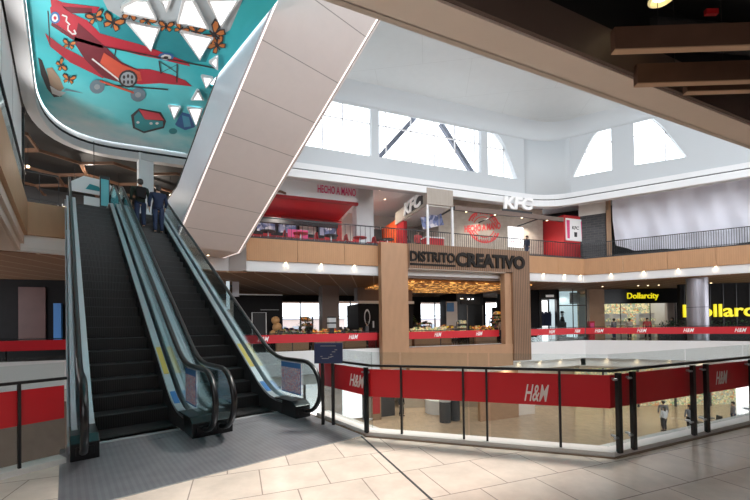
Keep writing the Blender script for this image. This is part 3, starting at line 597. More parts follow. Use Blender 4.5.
 ('dark',10,[(-10.01,11.86),(-9.93,11.93),(-9.99,12.08),(-10.11,12.15),(-10.16,12.08),(-10.06,11.88)]),
 ('orange',11,[(-10.02,11.91),(-9.96,11.95),(-10.01,12.05),(-10.09,12.1),(-10.12,12.05),(-10.06,11.92)]),
 ('dark',10,[(-10.04,11.87),(-10.15,12.04),(-10.28,12.14),(-10.34,12.1),(-10.2,11.97)]),
 ('orange',11,[(-10.09,11.92),(-10.17,12.03),(-10.25,12.11),(-10.29,12.08),(-10.2,11.99)]),
 ('dark',10,[(-10.01,11.86),(-9.79,11.68),(-9.68,11.53),(-9.77,11.54),(-9.92,11.67),(-10.06,11.88)]),
 ('orange',11,[(-9.97,11.81),(-9.81,11.69),(-9.74,11.58),(-9.8,11.59),(-9.91,11.68),(-10.0,11.82)]),
 ('dark',10,[(-10.04,11.87),(-9.98,11.73),(-10.01,11.68),(-10.16,11.8),(-10.14,11.87)]),
 ('orange',11,[(-10.05,11.85),(-10.01,11.75),(-10.03,11.72),(-10.13,11.79),(-10.12,11.84)]),
 ('dark',12,[(-9.9,11.81),(-9.92,11.85),(-10.21,11.95),(-10.18,11.91)]),
 ('dark',10,[(-10.31,12.52),(-10.07,12.37),(-9.95,12.38),(-10.04,12.5),(-10.22,12.6),(-10.36,12.57)]),
 ('orange',11,[(-10.26,12.51),(-10.09,12.41),(-10.02,12.42),(-10.08,12.5),(-10.2,12.56),(-10.3,12.55)]),
 ('dark',10,[(-10.34,12.54),(-10.27,12.61),(-10.32,12.72),(-10.48,12.83),(-10.45,12.71)]),
 ('orange',11,[(-10.35,12.59),(-10.31,12.63),(-10.33,12.71),(-10.44,12.78),(-10.42,12.7)]),
 ('dark',10,[(-10.31,12.52),(-10.21,12.31),(-10.27,12.25),(-10.4,12.35),(-10.45,12.49),(-10.36,12.57)]),
 ('orange',11,[(-10.32,12.48),(-10.25,12.34),(-10.29,12.3),(-10.38,12.37),(-10.41,12.47),(-10.35,12.52)]),
 ('dark',10,[(-10.34,12.54),(-10.45,12.54),(-10.58,12.6),(-10.66,12.74),(-10.51,12.68)]),
 ('orange',11,[(-10.39,12.57),(-10.47,12.56),(-10.56,12.61),(-10.61,12.71),(-10.51,12.66)]),
 ('dark',12,[(-10.21,12.39),(-10.18,12.4),(-10.5,12.73),(-10.52,12.72)]),
 ('dark',10,[(-6.5,9.92),(-6.27,9.78),(-6.13,9.79),(-6.2,9.91),(-6.37,9.99),(-6.55,9.97)]),
 ('orange',11,[(-6.45,9.91),(-6.29,9.82),(-6.19,9.82),(-6.24,9.9),(-6.36,9.96),(-6.48,9.95)]),
 ('dark',10,[(-6.53,9.94),(-6.43,10.01),(-6.44,10.11),(-6.6,10.21),(-6.61,10.1)]),
 ('orange',11,[(-6.53,9.99),(-6.46,10.03),(-6.47,10.1),(-6.57,10.17),(-6.58,10.09)]),
 ('dark',10,[(-6.5,9.92),(-6.47,9.72),(-6.56,9.66),(-6.67,9.76),(-6.69,9.9),(-6.55,9.97)]),
 ('orange',11,[(-6.53,9.89),(-6.5,9.76),(-6.56,9.71),(-6.64,9.78),(-6.65,9.87),(-6.56,9.92)]),
 ('dark',10,[(-6.53,9.94),(-6.67,9.94),(-6.8,10.0),(-6.84,10.14),(-6.69,10.07)]),
 ('orange',11,[(-6.58,9.97),(-6.68,9.96),(-6.77,10.01),(-6.8,10.1),(-6.69,10.06)]),
 ('dark',12,[(-6.43,9.8),(-6.4,9.81),(-6.65,10.12),(-6.69,10.11)]),
 ('dark',10,[(-6.19,10.16),(-5.98,10.08),(-5.89,10.14),(-5.97,10.25),(-6.12,10.29),(-6.24,10.2)]),
 ('orange',11,[(-6.15,10.17),(-6.01,10.12),(-5.94,10.15),(-6.0,10.23),(-6.1,10.25),(-6.18,10.2)]),
 ('dark',10,[(-6.21,10.18),(-6.17,10.28),(-6.21,10.4),(-6.35,10.45),(-6.31,10.32)]),
 ('orange',11,[(-6.22,10.23),(-6.19,10.3),(-6.22,10.37),(-6.31,10.41),(-6.29,10.33)]),
 ('dark',10,[(-6.19,10.16),(-6.1,9.96),(-6.14,9.86),(-6.25,9.94),(-6.3,10.08),(-6.24,10.2)]),
 ('orange',11,[(-6.19,10.12),(-6.13,9.98),(-6.16,9.92),(-6.23,9.97),(-6.27,10.06),(-6.22,10.15)]),
 ('dark',10,[(-6.21,10.18),(-6.3,10.13),(-6.41,10.16),(-6.48,10.29),(-6.36,10.27)]),
 ('orange',11,[(-6.26,10.19),(-6.32,10.15),(-6.39,10.17),(-6.44,10.26),(-6.36,10.25)]),
 ('dark',12,[(-6.1,10.06),(-6.08,10.08),(-6.35,10.33),(-6.37,10.31)]),
 ('dark',10,[(-5.79,10.37),(-5.61,10.24),(-5.48,10.23),(-5.52,10.33),(-5.66,10.42),(-5.82,10.42)]),
 ('orange',11,[(-5.74,10.36),(-5.62,10.27),(-5.54,10.27),(-5.56,10.33),(-5.65,10.39),(-5.76,10.39)]),
 ('dark',10,[(-5.8,10.39),(-5.71,10.43),(-5.7,10.52),(-5.82,10.61),(-5.85,10.52)]),
 ('orange',11,[(-5.79,10.43),(-5.73,10.45),(-5.72,10.51),(-5.81,10.57),(-5.82,10.51)]),
 ('dark',10,[(-5.79,10.37),(-5.79,10.21),(-5.88,10.18),(-5.96,10.27),(-5.95,10.37),(-5.82,10.42)]),
 ('orange',11,[(-5.81,10.35),(-5.81,10.24),(-5.87,10.22),(-5.93,10.28),(-5.92,10.35),(-5.83,10.38)]),
 ('dark',10,[(-5.8,10.39),(-5.93,10.4),(-6.03,10.47),(-6.04,10.57),(-5.92,10.51)]),
 ('orange',11,[(-5.85,10.42),(-5.93,10.42),(-6.0,10.47),(-6.01,10.54),(-5.93,10.5)]),
 ('dark',12,[(-5.74,10.27),(-5.71,10.28),(-5.88,10.54),(-5.91,10.54)]),
 ('dark',10,[(-5.42,10.49),(-5.24,10.44),(-5.16,10.5),(-5.24,10.6),(-5.36,10.62),(-5.46,10.53)]),
 ('orange',11,[(-5.38,10.5),(-5.26,10.47),(-5.21,10.51),(-5.26,10.58),(-5.35,10.59),(-5.41,10.53)]),
 ('dark',10,[(-5.44,10.51),(-5.4,10.61),(-5.44,10.72),(-5.56,10.76),(-5.53,10.64)]),
 ('orange',11,[(-5.45,10.55),(-5.43,10.62),(-5.45,10.7),(-5.53,10.72),(-5.51,10.64)]),
 ('dark',10,[(-5.42,10.49),(-5.33,10.3),(-5.36,10.2),(-5.46,10.26),(-5.51,10.39),(-5.46,10.53)]),
 ('orange',11,[(-5.42,10.45),(-5.36,10.32),(-5.38,10.25),(-5.45,10.29),(-5.48,10.38),(-5.45,10.47)]),
 ('dark',10,[(-5.44,10.51),(-5.51,10.44),(-5.61,10.46),(-5.67,10.58),(-5.57,10.58)]),
 ('orange',11,[(-5.48,10.51),(-5.53,10.46),(-5.59,10.48),(-5.63,10.56),(-5.56,10.56)]),
 ('dark',12,[(-5.34,10.4),(-5.32,10.42),(-5.56,10.64),(-5.58,10.62)]),
 ('dark',10,[(-5.03,10.56),(-4.82,10.42),(-4.69,10.43),(-4.74,10.55),(-4.89,10.64),(-5.06,10.61)]),
 ('orange',11,[(-4.98,10.55),(-4.84,10.46),(-4.75,10.46),(-4.78,10.54),(-4.88,10.6),(-5.0,10.59)]),
 ('dark',10,[(-5.05,10.59),(-4.94,10.65),(-4.94,10.76),(-5.07,10.85),(-5.1,10.74)]),
 ('orange',11,[(-5.04,10.63),(-4.97,10.67),(-4.96,10.74),(-5.06,10.81),(-5.07,10.73)]),
 ('dark',10,[(-5.03,10.56),(-5.02,10.36),(-5.11,10.3),(-5.21,10.4),(-5.2,10.54),(-5.06,10.61)]),
 ('orange',11,[(-5.05,10.53),(-5.05,10.39),(-5.11,10.35),(-5.17,10.42),(-5.17,10.51),(-5.08,10.56)]),
 ('dark',10,[(-5.05,10.59),(-5.18,10.58),(-5.3,10.64),(-5.31,10.78),(-5.18,10.72)]),
 ('orange',11,[(-5.1,10.61),(-5.19,10.6),(-5.27,10.65),(-5.28,10.74),(-5.19,10.7)]),
 ('dark',12,[(-4.97,10.44),(-4.94,10.45),(-5.14,10.76),(-5.17,10.75)]),
 ('dark',10,[(-4.59,10.68),(-4.5,10.35),(-4.31,10.14),(-4.22,10.21),(-4.29,10.44),(-4.56,10.73)]),
 ('orange',11,[(-4.53,10.59),(-4.47,10.37),(-4.34,10.23),(-4.28,10.27),(-4.33,10.43),(-4.51,10.63)]),
 ('dark',10,[(-4.58,10.7),(-4.35,10.53),(-4.19,10.51),(-4.23,10.72),(-4.43,10.78)]),
 ('orange',11,[(-4.51,10.69),(-4.35,10.57),(-4.24,10.56),(-4.27,10.7),(-4.4,10.74)]),
 ('dark',10,[(-4.59,10.68),(-4.87,10.68),(-5.11,10.86),(-5.09,11.01),(-4.88,10.98),(-4.56,10.73)]),
 ('orange',11,[(-4.67,10.72),(-4.86,10.73),(-5.03,10.85),(-5.01,10.95),(-4.87,10.93),(-4.65,10.76)]),
 ('dark',10,[(-4.58,10.7),(-4.79,10.94),(-4.86,11.14),(-4.68,11.15),(-4.57,10.92)]),
 ('orange',11,[(-4.61,10.79),(-4.76,10.95),(-4.8,11.08),(-4.68,11.09),(-4.61,10.93)]),
 ('dark',12,[(-4.68,10.59),(-4.62,10.54),(-4.45,10.85),(-4.51,10.9)]),
 ('dark',10,[(-4.67,11.1),(-4.54,10.83),(-4.36,10.69),(-4.32,10.78),(-4.42,10.97),(-4.67,11.16)]),
 ('orange',11,[(-4.61,11.04),(-4.52,10.86),(-4.4,10.76),(-4.38,10.82),(-4.45,10.95),(-4.61,11.08)]),
 ('dark',10,[(-4.67,11.13),(-4.48,11.04),(-4.38,11.07),(-4.46,11.25),(-4.59,11.24)]),
 ('orange',11,[(-4.62,11.13),(-4.49,11.07),(-4.42,11.09),(-4.48,11.21),(-4.57,11.21)]),
 ('dark',10,[(-4.67,11.1),(-4.84,11.02),(-5.03,11.1),(-5.06,11.24),(-4.92,11.29),(-4.67,11.16)]),
 ('orange',11,[(-4.73,11.11),(-4.85,11.06),(-4.98,11.12),(-4.99,11.21),(-4.9,11.24),(-4.73,11.15)]),
 ('dark',10,[(-4.67,11.13),(-4.85,11.28),(-4.94,11.43),(-4.84,11.49),(-4.72,11.32)]),
 ('orange',11,[(-4.71,11.19),(-4.84,11.29),(-4.9,11.4),(-4.83,11.44),(-4.75,11.32)]),
 ('dark',12,[(-4.71,10.99),(-4.66,10.96),(-4.63,11.29),(-4.68,11.32)]),
 ('dark',3,[(-10.49,11.55),(-10.48,11.68),(-11.15,12.73),(-11.41,13.28),(-11.39,13.51),(-11.73,13.56),(-11.54,13.05),(-11.1,12.33)]),
 ('brass',4,[(-10.68,12.05),(-10.44,12.0),(-10.64,12.54),(-10.94,13.06),(-11.39,13.34),(-11.24,12.84)]),
 ('pale',5,[(-11.29,12.89),(-11.25,13.17),(-11.06,13.29),(-11.47,13.51),(-11.6,13.33)]),
 ('slate',4,[(-11.04,13.17),(-10.46,13.36),(-10.68,13.18),(-10.87,13.07)]),
 ('dark',2,[(-9.7,14.79),(-9.08,14.33),(-8.39,14.61),(-8.55,15.26),(-8.94,15.79),(-10.04,16.18),(-10.25,15.76)]),
 ('teal_wall',3,[(-9.62,14.86),(-9.21,14.52),(-9.32,15.09),(-8.68,15.26),(-8.89,15.64),(-9.94,16.01),(-10.11,15.68)]),
 ('bright_red',4,[(-9.12,14.39),(-9.32,15.09),(-8.59,15.18),(-8.51,14.68)]),
 ('pale',4,[(-9.67,15.3),(-9.76,15.39),(-9.84,15.39),(-9.82,15.3),(-9.72,15.21),(-9.65,15.21)]),
 ('pale',4,[(-9.18,15.39),(-9.27,15.49),(-9.35,15.48),(-9.33,15.39),(-9.24,15.3),(-9.16,15.3)]),
 ('pale',4,[(-8.93,15.4),(-9.03,15.49),(-9.1,15.49),(-9.08,15.4),(-8.99,15.31),(-8.92,15.31)]),
 ('blue',2,[(-8.31,15.5),(-7.56,14.64),(-7.32,14.78),(-7.59,15.75),(-8.13,15.98),(-8.31,15.65)]),
 ('sky_blue',3,[(-7.67,14.84),(-7.46,14.99),(-7.72,15.67),(-8.05,15.74)]),
 ('teal_wall',2,[(-8.51,16.05),(-8.59,16.16),(-8.68,16.24),(-8.78,16.29),(-8.87,16.29),(-8.91,16.24),(-8.91,16.15),(-8.87,16.04),(-8.8,15.94),(-8.7,15.85),(-8.6,15.81),(-8.52,15.81),(-8.48,15.86),(-8.47,15.95)]),
]
SKYTRI = [
 [(-6.76,10.17),(-6.02,10.42),(-6.75,11.25)],
 [(-5.46,10.54),(-4.68,10.81),(-5.44,11.65)],
 [(-6.68,9.85),(-6.53,9.66),(-6.1,9.49),(-5.81,9.53),(-5.91,10.09)],
 [(-5.43,9.5),(-5.2,9.51),(-5.49,9.84)],
 [(-4.84,9.51),(-4.61,9.52),(-4.64,10.45),(-5.38,10.23)],
 [(-4.22,9.52),(-3.44,9.54),(-4.24,10.39)],
 [(-6.23,13.17),(-6.73,13.75),(-6.32,13.76)],
 [(-7.78,14.1),(-7.4,14.17),(-8.07,14.98)],
 [(-7.13,14.24),(-6.62,14.32),(-7.43,15.52)],
 [(-5.74,12.44),(-5.42,12.55),(-5.95,13.35)],
 [(-5.18,11.79),(-4.84,11.54),(-5.09,12.12)],
]

cols = {'lattice': (.50, .56, .60), 'dkteal': (.02, .30, .36), 'red': (.50, .025, .05), 'maroon': (.17, .015, .03), 'orange_red': (.62, .09, .05), 'dark': (.04, .035, .04), 'pale': (.75, .75, .75), 'grey': (.34, .38, .42), 'slate': (.16, .24, .30),
        'blue': (.04, .16, .42), 'orange': (.62, .20, .05), 'brass': (.35, .25, .18), 'teal_wall': (.03, .30, .34), 'bright_red': (.72, .06, .09), 'sky_blue': (.1, .45, .65)}
for k_, c_ in cols.items(): mat('paint_'+k_, c_, .55, var=.14, vscale=2.5)
# painted sky: turquoise with soft pale clouds low down
sk = bpy.data.materials.new('paint_sky'); sk.use_nodes = True; nt = sk.node_tree; b = nt.nodes['Principled BSDF']; b.inputs['Roughness'].default_value = .5
tc = nt.nodes.new('ShaderNodeTexCoord'); mp = nt.nodes.new('ShaderNodeMapping'); mp.inputs['Rotation'].default_value = (0, 0, R(-20)); nt.links.new(tc.outputs['Object'], mp.inputs[0])
sx = nt.nodes.new('ShaderNodeSeparateXYZ'); nt.links.new(mp.outputs[0], sx.inputs[0])
ns = nt.nodes.new('ShaderNodeTexNoise'); ns.inputs['Scale'].default_value = .55; ns.inputs['Detail'].default_value = 5; nt.links.new(tc.outputs['Object'], ns.inputs['Vector'])
mr = nt.nodes.new('ShaderNodeMapRange'); mr.inputs[1].default_value = 11.5; mr.inputs[2].default_value = 21.0; nt.links.new(sx.outputs['Y'], mr.inputs[0])
ad = nt.nodes.new('ShaderNodeMath'); ad.operation = 'MULTIPLY_ADD'; ad.inputs[1].default_value = 1.1; ad.inputs[2].default_value = -.55; nt.links.new(ns.outputs['Fac'], ad.inputs[0])
a2 = nt.nodes.new('ShaderNodeMath'); a2.operation = 'ADD'; nt.links.new(ad.outputs[0], a2.inputs[0]); nt.links.new(mr.outputs[0], a2.inputs[1])
rp = nt.nodes.new('ShaderNodeValToRGB'); e_ = rp.color_ramp.elements; e_[0].position = 0; e_[0].color = (.04, .55, .62, 1); e_[1].position = 1; e_[1].color = (.80, .93, .95, 1)
q = e_.new(.55); q.color = (.14, .68, .74, 1); q = e_.new(.72); q.color = (.42, .82, .86, 1)
nt.links.new(a2.outputs[0], rp.inputs[0]); nt.links.new(rp.outputs[0], b.inputs['Base Color']); MATS['paint_sky'] = sk
ZM = 10.1
m = MB()
base = [(x, y) for x, y in RP] + [w2(FR_T, 6.6, 19.6), w2(FR_T, 6.6, 3.0), w2(FR_E, -.74, 1.5)]
base = [(x, y) for x, y in RP[:-1]] + [w2(FR_T, 8.2, 19.3), w2(FR_T, 8.2, 13.3), w2(FR_T, 5.03, 13.3), w2(FR_T, 5.03, 3.0)]
m.prism(base, ZM, ZM+.05, 'paint_sky')
def clip(poly, lim=5.02):                              # keep what lies left of the upper escalator
    qv = lambda p: math.cos(R(44.5))*p[0] + math.sin(R(44.5))*p[1] - lim
    out = []
    for i in range(len(poly)):
        a, b = poly[i], poly[(i+1) % len(poly)]; qa, qb = qv(a), qv(b)
        if qa <= 0: out.append(a)
        if qa*qb < 0: k = qa/(qa-qb); out.append((a[0]+k*(b[0]-a[0]), a[1]+k*(b[1]-a[1])))
    return out
for c_, l_, poly in MURAL:
    if min(-math.sin(R(44.5))*x + math.cos(R(44.5))*y for x, y in poly) < 13.2: poly = clip(poly)
    if len(poly) < 3: continue
    m.add([(x, y, ZM-.004*l_) for x, y in poly], [tuple(range(len(poly)))], 'paint_'+c_)
mu = solo('mural', m, 'turquoise ceiling mural of a red biplane, butterflies and floating houses', 'mural')
# triangular skylights laid under the mural, panes glow in place of daylight
for i, tri in enumerate(SKYTRI):
    if min(-math.sin(R(44.5))*x + math.cos(R(44.5))*y for x, y in tri) < 13.2: tri = clip(tri, 4.95)
    if len(tri) < 3: continue
    cx = sum(p[0] for p in tri)/len(tri); cy = sum(p[1] for p in tri)/len(tri)
    m = MB(); P3 = [(x-cx, y-cy, -.035) for x, y in tri]
    m.tube(P3+[P3[0]], .05, 'white', n=4)
    o = tag(m.obj('skylight', loc=(cx, cy, ZM-.03)), None, 'skylight', 'triangular skylights in the mural')
    o['label'] = ['triangular skylight under the upper wing of the biplane', 'triangular skylight above the right wing tip of the biplane', 'slanted skylight above the butterfly chain beside the lattice', 'small notched skylight between two grey lattice bars', 'tall skylight in the grey lattice, above the butterfly chain',
                  'skylight at the lattice corner next to the upper escalator', 'small upright skylight triangle below the right wing tip', 'small skylight triangle between the painted red-roofed and blue houses', 'skylight triangle right above the painted blue house', 'skylight triangle against the upper escalator, below the wing', 'narrow skylight sliver beside the big orange butterfly'][i]
    g = MB().add([(x-cx, y-cy, -.03) for x, y in tri], [tuple(range(len(tri)))], 'pane_day'); g.obj('pane', o)
# ---- dark ceiling with copper lattice over the escalator landing
hexc = MB().prism([w2(FR_E, -9, 1.5), w2(FR_E, -.7, 1.5)] + RP[3:-1] + [w2(FR_F, -7, .3), w2(FR_F, -7, 16), w2(FR_F, -30, 16), w2(FR_E, -9, 18)], 9.80, 9.88, 'dark')
struct('ceiling_landing', hexc)
mat('copper', (.15, .075, .042), .45, var=.1)
s3 = math.sqrt(3); rad = 1.55; n = 0
H_CELLS = []
for i in range(-1, 8):
    for j in range(-1, 4):
        cx = -15.5 + i*rad*1.5*1.0; cy = 17.6 + (j + (i % 2)*.5)*rad*s3
        H_CELLS.append((cx, cy))
def inside_open(x, y):          # inside the mural opening?
    t, s = -math.sin(R(40))*x + math.cos(R(40))*y, math.cos(R(40))*x + math.sin(R(40))*y
    b_ = -math.sin(R(20.3))*x + math.cos(R(20.3))*(y-21.4)
    return s > -.7-1.1 and b_ < .5+.9
k_ = 0
for cx, cy in H_CELLS:
    if inside_open(cx, cy) or cx > -6: continue
    P6 = [(rad*.97*math.cos(R(60*i)), rad*.97*math.sin(R(60*i)), 0) for i in range(6)]
    m = MB().tube(P6+[P6[0]], .05, 'copper', n=4, ry=.09)
    tag(m.obj('ceiling_lattice_cell', loc=(cx, cy, 9.45)), 'copper-coloured hexagonal lattice cell under the dark landing ceiling', 'ceiling lattice', 'hexagonal lattice cells over the landing'); k_ += 1
# ================================================================== NEAR RAILINGS
def banner(name, fr, a0, a1, y, z0, z1, m, label, texts=(), group=None, z=0, tm='letter_cream'):
    mb = MB().box(a0, a1, y-.006, y+.006, z0, z1, m)
    o = solo('banner', mb, label, 'banner', fr, 0, 0, z, group=group)
    for t0, t1, q0, q1 in texts: lettering('lettering', 'H&M', t0, t1, q0, q1, tm, o, y-.008, .004, bold=.012, shear=.4)
    return o
def glass_rail(fr, a0, a1, panes, label, h=1.13, posts=(), z=0, curb=True, rail_z=.95, stand=()):
    t = thing('balustrade', label, 'balustrade', fr, a0, 0, z)
    for p0, p1 in panes:
        MB().box(p0-a0+.01, p1-a0-.01, .05, .062, .1, h, 'rail_glass').obj('glass_panel', t)
    MB().box(0, a1-a0, .0, .05, rail_z-.015, rail_z+.015, 'black_metal').obj('handrail', t)
    for p in posts: MB().box(p-a0-.012, p-a0+.012, .0, .045, .06, rail_z, 'black_metal').obj('post', t)
    for p in stand:
        o = MB().box(p-a0-.03, p-a0+.03, -.06, -.02, .05, rail_z-.02, 'rubber').obj('flat_post', t)
        for zz in (.22, .86): s = MB(); s.tube([(p-a0-.09, -.045, zz), (p-a0+.02, -.045, zz)], .012, 'steel', n=8); s.tube([(p-a0, -.03, zz), (p-a0, .05, zz)], .014, 'steel', n=8); s.obj('glass_clamp', o, smooth=True)
    return t
Lm = math.hypot(2.69, .91)
# floor curb along the opening, its bronze edge strip
def curb(fr, a0, a1, name):
    return struct(name, MB().box(a0, a1, -.03, .2, 0, .06 + (.002 if fr is FR_P else .004 if name == 'trim_20' else 0), 'curb').box(a0, a1, -.06, -.03, 0, .012, 'bronze'), fr)
curb(FR_M, -.05, Lm+.02, 'trim_18'); curb(FR_P, 0, 28, 'trim_19')
FR_Q = (-.97, 6.18, math.degrees(math.atan2(5.02-6.18, -.09+.97))); Lq = math.hypot(.88, 1.16)
curb(FR_Q, 0, Lq, 'trim_20')
glass_rail(FR_Q, 0, Lq, [(.0, Lq)], 'short glass balustrade angled beside the right escalator newel', posts=(), stand=(Lq-.02,))
glass_rail(FR_M, 0, Lm, [(0, .42), (.42, 1.3), (1.3, 1.55), (1.55, 2.84)], 'glass balustrade facing the camera between floor directory and the corner', posts=(.44, 1.24, 1.52, 2.33))
glass_rail(FR_P, 0, 14, [(.05, 1.55), (1.57, 3.0), (3.02, 4.6), (4.62, 6.2), (6.22, 9), (9.02, 14)], 'glass balustrade with paired flat black posts running off to the right', stand=(.07, .32, 1.52, 1.82, 2.98, 3.25, 4.5, 4.8))
banner('b', FR_Q, .02, Lq, .02, .53, .90, 'red_film', 'short red banner on the angled glass beside the floor directory', [(.95, 1.33, .62, .80)])
banner('b', FR_M, 0, Lm, .035, .53, .90, 'red_film', 'red banner across the glass facing the camera, cream logo in its middle', [(1.95, 2.22, .57, .77)])
banner('b', FR_P, .02, 14, .035, .53, .90, 'red_film', 'red banner on the right-hand glass balustrade behind the black posts', [(2.2, 2.5, .62, .80), (5.0, 5.3, .62, .80)])
# near-left railing beside the left escalator
FR_L = (-3.95, 3.5, math.degrees(math.atan2(4.2-3.5, -3.5+3.95)));
FR_L = (-7.2, .9, math.degrees(math.atan2(4.17-3.74, -3.5+3.79)))
FR_L = (-3.95, 3.52, 57)
t = glass_rail(FR_L, -3, .82, [(-3, -.4), (-.38, .82)], 'glass balustrade on the left beside the left escalator newel', posts=(.42,))
struct('trim_21', MB().box(-5, .8, -.03, .2, 0, .06, 'curb'), FR_L)
banner('b', FR_L, -3, .80, .035, .50, .87, 'red_film', 'plain red banner on the glass left of the left escalator')

# floor directory on two legs
t = thing('directory_sign', 'navy floor directory panel standing on two black legs by the right escalator', 'sign', FR_W, -.71, 5.62, 0, rot=R(-8))
MB().box(-.22, .22, -.03, .0, .93, 1.24, 'navy').obj('panel', t, bevel=.006)
for x in (-.1, .06): MB().box(x-.022, x+.022, -.02, .02, 0, .95, 'rubber').obj('leg', t)
pl = MB()
for i, (x, z, l) in enumerate(((-.1, 1.0, .06), (-.04, 1.0, .05), (0, 1.02, .05), (.03, 1.06, .03), (.06, 1.1, .05), (.1, 1.13, .04), (-.12, 1.03, .03), (.04, 1.03, .04))): pl.box(x, x+l, -.034, -.03, z, z+.012, 'grey')
pl.obj('floor_map', t)
MB().box(-.12, .12, -.034, -.03, 1.19, 1.2, 'grey').obj('heading_line', t)

# ================================================================== PORTAL
t = thing('portal', 'tall slatted wood portal frame with dark raised letters across its top', 'portal', FR_F, 5.4, -.5, -1.3)
def pb(mb, name, **k): o = mb.obj(name, t, **k); o.location = (-5.4, .5, 1.3); return o
pb(MB().box(.2, 1.86, -.62, -.13, -1.02, 6.2, 'wood_slat'), 'left_pillar')
pb(MB().box(1.86, 9.3, -.62, -.13, -1.25, .14, 'wood_slat'), 'lower_panel')
pb(MB().box(8.78, 9.3, -.56, -.13, .14, 4.75, 'wood_slat'), 'inner_jamb')
pb(MB().box(1.87, 10.7, -.72, -.1, 4.78, 6.22, 'slat_dark'), 'sign_beam')
pb(MB().box(9.3, 10.7, -.72, -.1, -.95, 4.78, 'slat_dark'), 'right_pillar')
pb(MB().box(1.9, 8.8, -.66, -.45, 4.73, 4.78, 'beige_trim'), 'soffit')
pb(MB().box(1.95, 4.98, -.76, -.72, 4.95, 5.07, 'letter_dark'), 'letter_underline')
lettering('lettering', 'DISTRITO', 1.95, 4.95, 5.17, 5.78, 'letter_dark', t, 0, .09, bold=.03).location = (-5.4, -.22, 1.3)
lettering('lettering', 'CREATIVO', 5.02, 10.25, 4.98, 5.86, 'letter_dark', t, 0, .09, bold=.045).location = (-5.4, -.22, 1.3)

# ================================================================== FAR RAILINGS AND BANNERS, THIS LEVEL
def plain_rail(fr, a0, a1, label, z=0, sp=2.4, y=.12, h=1.1):
    t = thing('balustrade', label, 'balustrade', fr, a0, y, z)
    MB().box(0, a1-a0, -.006, .006, .16, h, 'rail_glass').obj('glass_panel', t)
    MB().box(0, a1-a0, -.025, .025, h, h+.04, 'black_metal').obj('handrail', t)
    n = int((a1-a0)/sp)
    me = MB().box(-.02, .02, .01, .05, .16, h, 'black_metal').mesh('post')
    for i in range(n+1):
        o = bpy.data.objects.new('post', me); C.objects.link(o); o.parent = t; o.location = (min(i*sp+.1, a1-a0), 0, 0)
    return t
plain_rail(FR_F, -24, .2, 'long glass balustrade across the atrium left of the wood portal')
plain_rail(FR_F, 1.9, 8.76, 'glass balustrade seen through the wood portal opening')
plain_rail(FR_F, 10.7, 16.4, 'glass balustrade across the atrium between wood portal and corner')
plain_rail(FR_R, 0.1, 22, 'glass balustrade in front of the yellow store signs')
def ms(a, n, st): return [(a+i*st-.28, a+i*st+.28, .72, .98) for i in range(n)]
banner('b', FR_F, -24, .15, .06, .62, 1.06, 'red_band', 'long red banner across the atrium, left of the wood portal', ms(-6.2, 2, 4.9), tm='letter_white')
banner('b', FR_F, 1.9, 8.74, .06, .62, 1.06, 'red_band', 'red banner seen through the wood portal opening', [(3.9, 4.4, .72, .98), (6.95, 7.45, .72, .98)], tm='letter_white')
banner('b', FR_F, 10.7, 16.42, .06, .62, 1.06, 'red_band', 'red banner right of the wood portal below the clothes store', ms(13.3, 2, 2.4), tm='letter_white')
banner('b', FR_R, 0.05, 22, .06, .62, 1.06, 'red_band', 'red banner in front of the yellow store signs', ms(.9, 6, 2.5), tm='letter_white')

# ================================================================== UPPER RAILINGS
def bar_rail(fr, a0, a1, label, sp=.155, z=6.14, y=.05, h=1.05, bars=True):
    t = thing('railing', label, 'railing', fr, a0, y, z)
    MB().box(0, a1-a0, -.03, .03, h, h+.05, 'black_metal').obj('handrail', t)
    MB().box(0, a1-a0, -.02, .02, .08, .11, 'black_metal').obj('bottom_rail', t)
    me = MB().box(-.011, .011, -.011, .011, .0, h, 'black_metal').mesh('baluster'); n = min(99, int((a1-a0)/sp))
    for i in range(n+1):
        o = bpy.data.objects.new('baluster', me); C.objects.link(o); o.parent = t; o.location = (i*(a1-a0)/n, 0, 0)
    return t
bar_rail(FR_F, -6.2, .4, 'black railing in front of the red food court chairs', sp=.3)
bar_rail(FR_F, .5, 8.4, 'black barred railing above the left half of the portal sign')
bar_rail(FR_F, 8.5, 16.3, 'black barred railing before the stamped stone wall and red box')
bar_rail(FR_R, 0, 11, 'black barred railing in front of the hanging tarpaulin', sp=.12)
bar_rail(FR_E, -6, -.15, 'dark railing on the upper landing left of the escalators', sp=.5, y=18.08)
# glass rail with dark handrail along the left upper gallery
t = thing('balustrade', 'dark handrail and glass along the left upper gallery edge', 'balustrade', FR_E, -1.08, 2, 6.12)
MB().box(-.006, .006, 0, 16.1, 0, .95, 'rail_glass').obj('glass_panel', t); MB().box(-.03, .03, 0, 16.1, .95, 1.0, 'black_metal').obj('handrail', t)

# ================================================================== UPPER GALLERY SHOPS
# white bulkhead sign with the red shop below
t = thing('food_stall', 'red food stall under a white bulkhead with magenta letters, above the left gallery', 'food stall', FR_F, -3.3, 4, 6.1)
def ob(mb, name, label=None, **k): o = mb.obj(name, t, label=label, **k); o.location = (3.3, -4, -6.1); return o
ob(MB().box(-8.5, -.12, 2.4, 2.7, 9.36, 10.6, 'white').box(-.3, -.12, 2.4, 7, 9.36, 10.6, 'white'), 'bulkhead')
ob(MB().box(-8.5, -.35, 2.7, 6.6, 9.3, 9.38, 'red'), 'red_soffit'); ob(MB().box(-8.5, -.12, 2.42, 2.68, 9.2, 9.36, 'deep_red'), 'red_trim')
ob(MB().box(-8.5, -.1, 6.6, 6.75, 6.1, 9.3, 'deep_red').box(-8.5, -.5, 6.5, 6.6, 7.9, 8.9, 'charcoal'), 'back_wall')
for i in range(5): ob(MB().box(-7.6+i*1.45, -6.4+i*1.45, 6.4, 6.46, 8.1, 8.7, 'menu' if i != 3 else 'off_white'), 'menu_board')
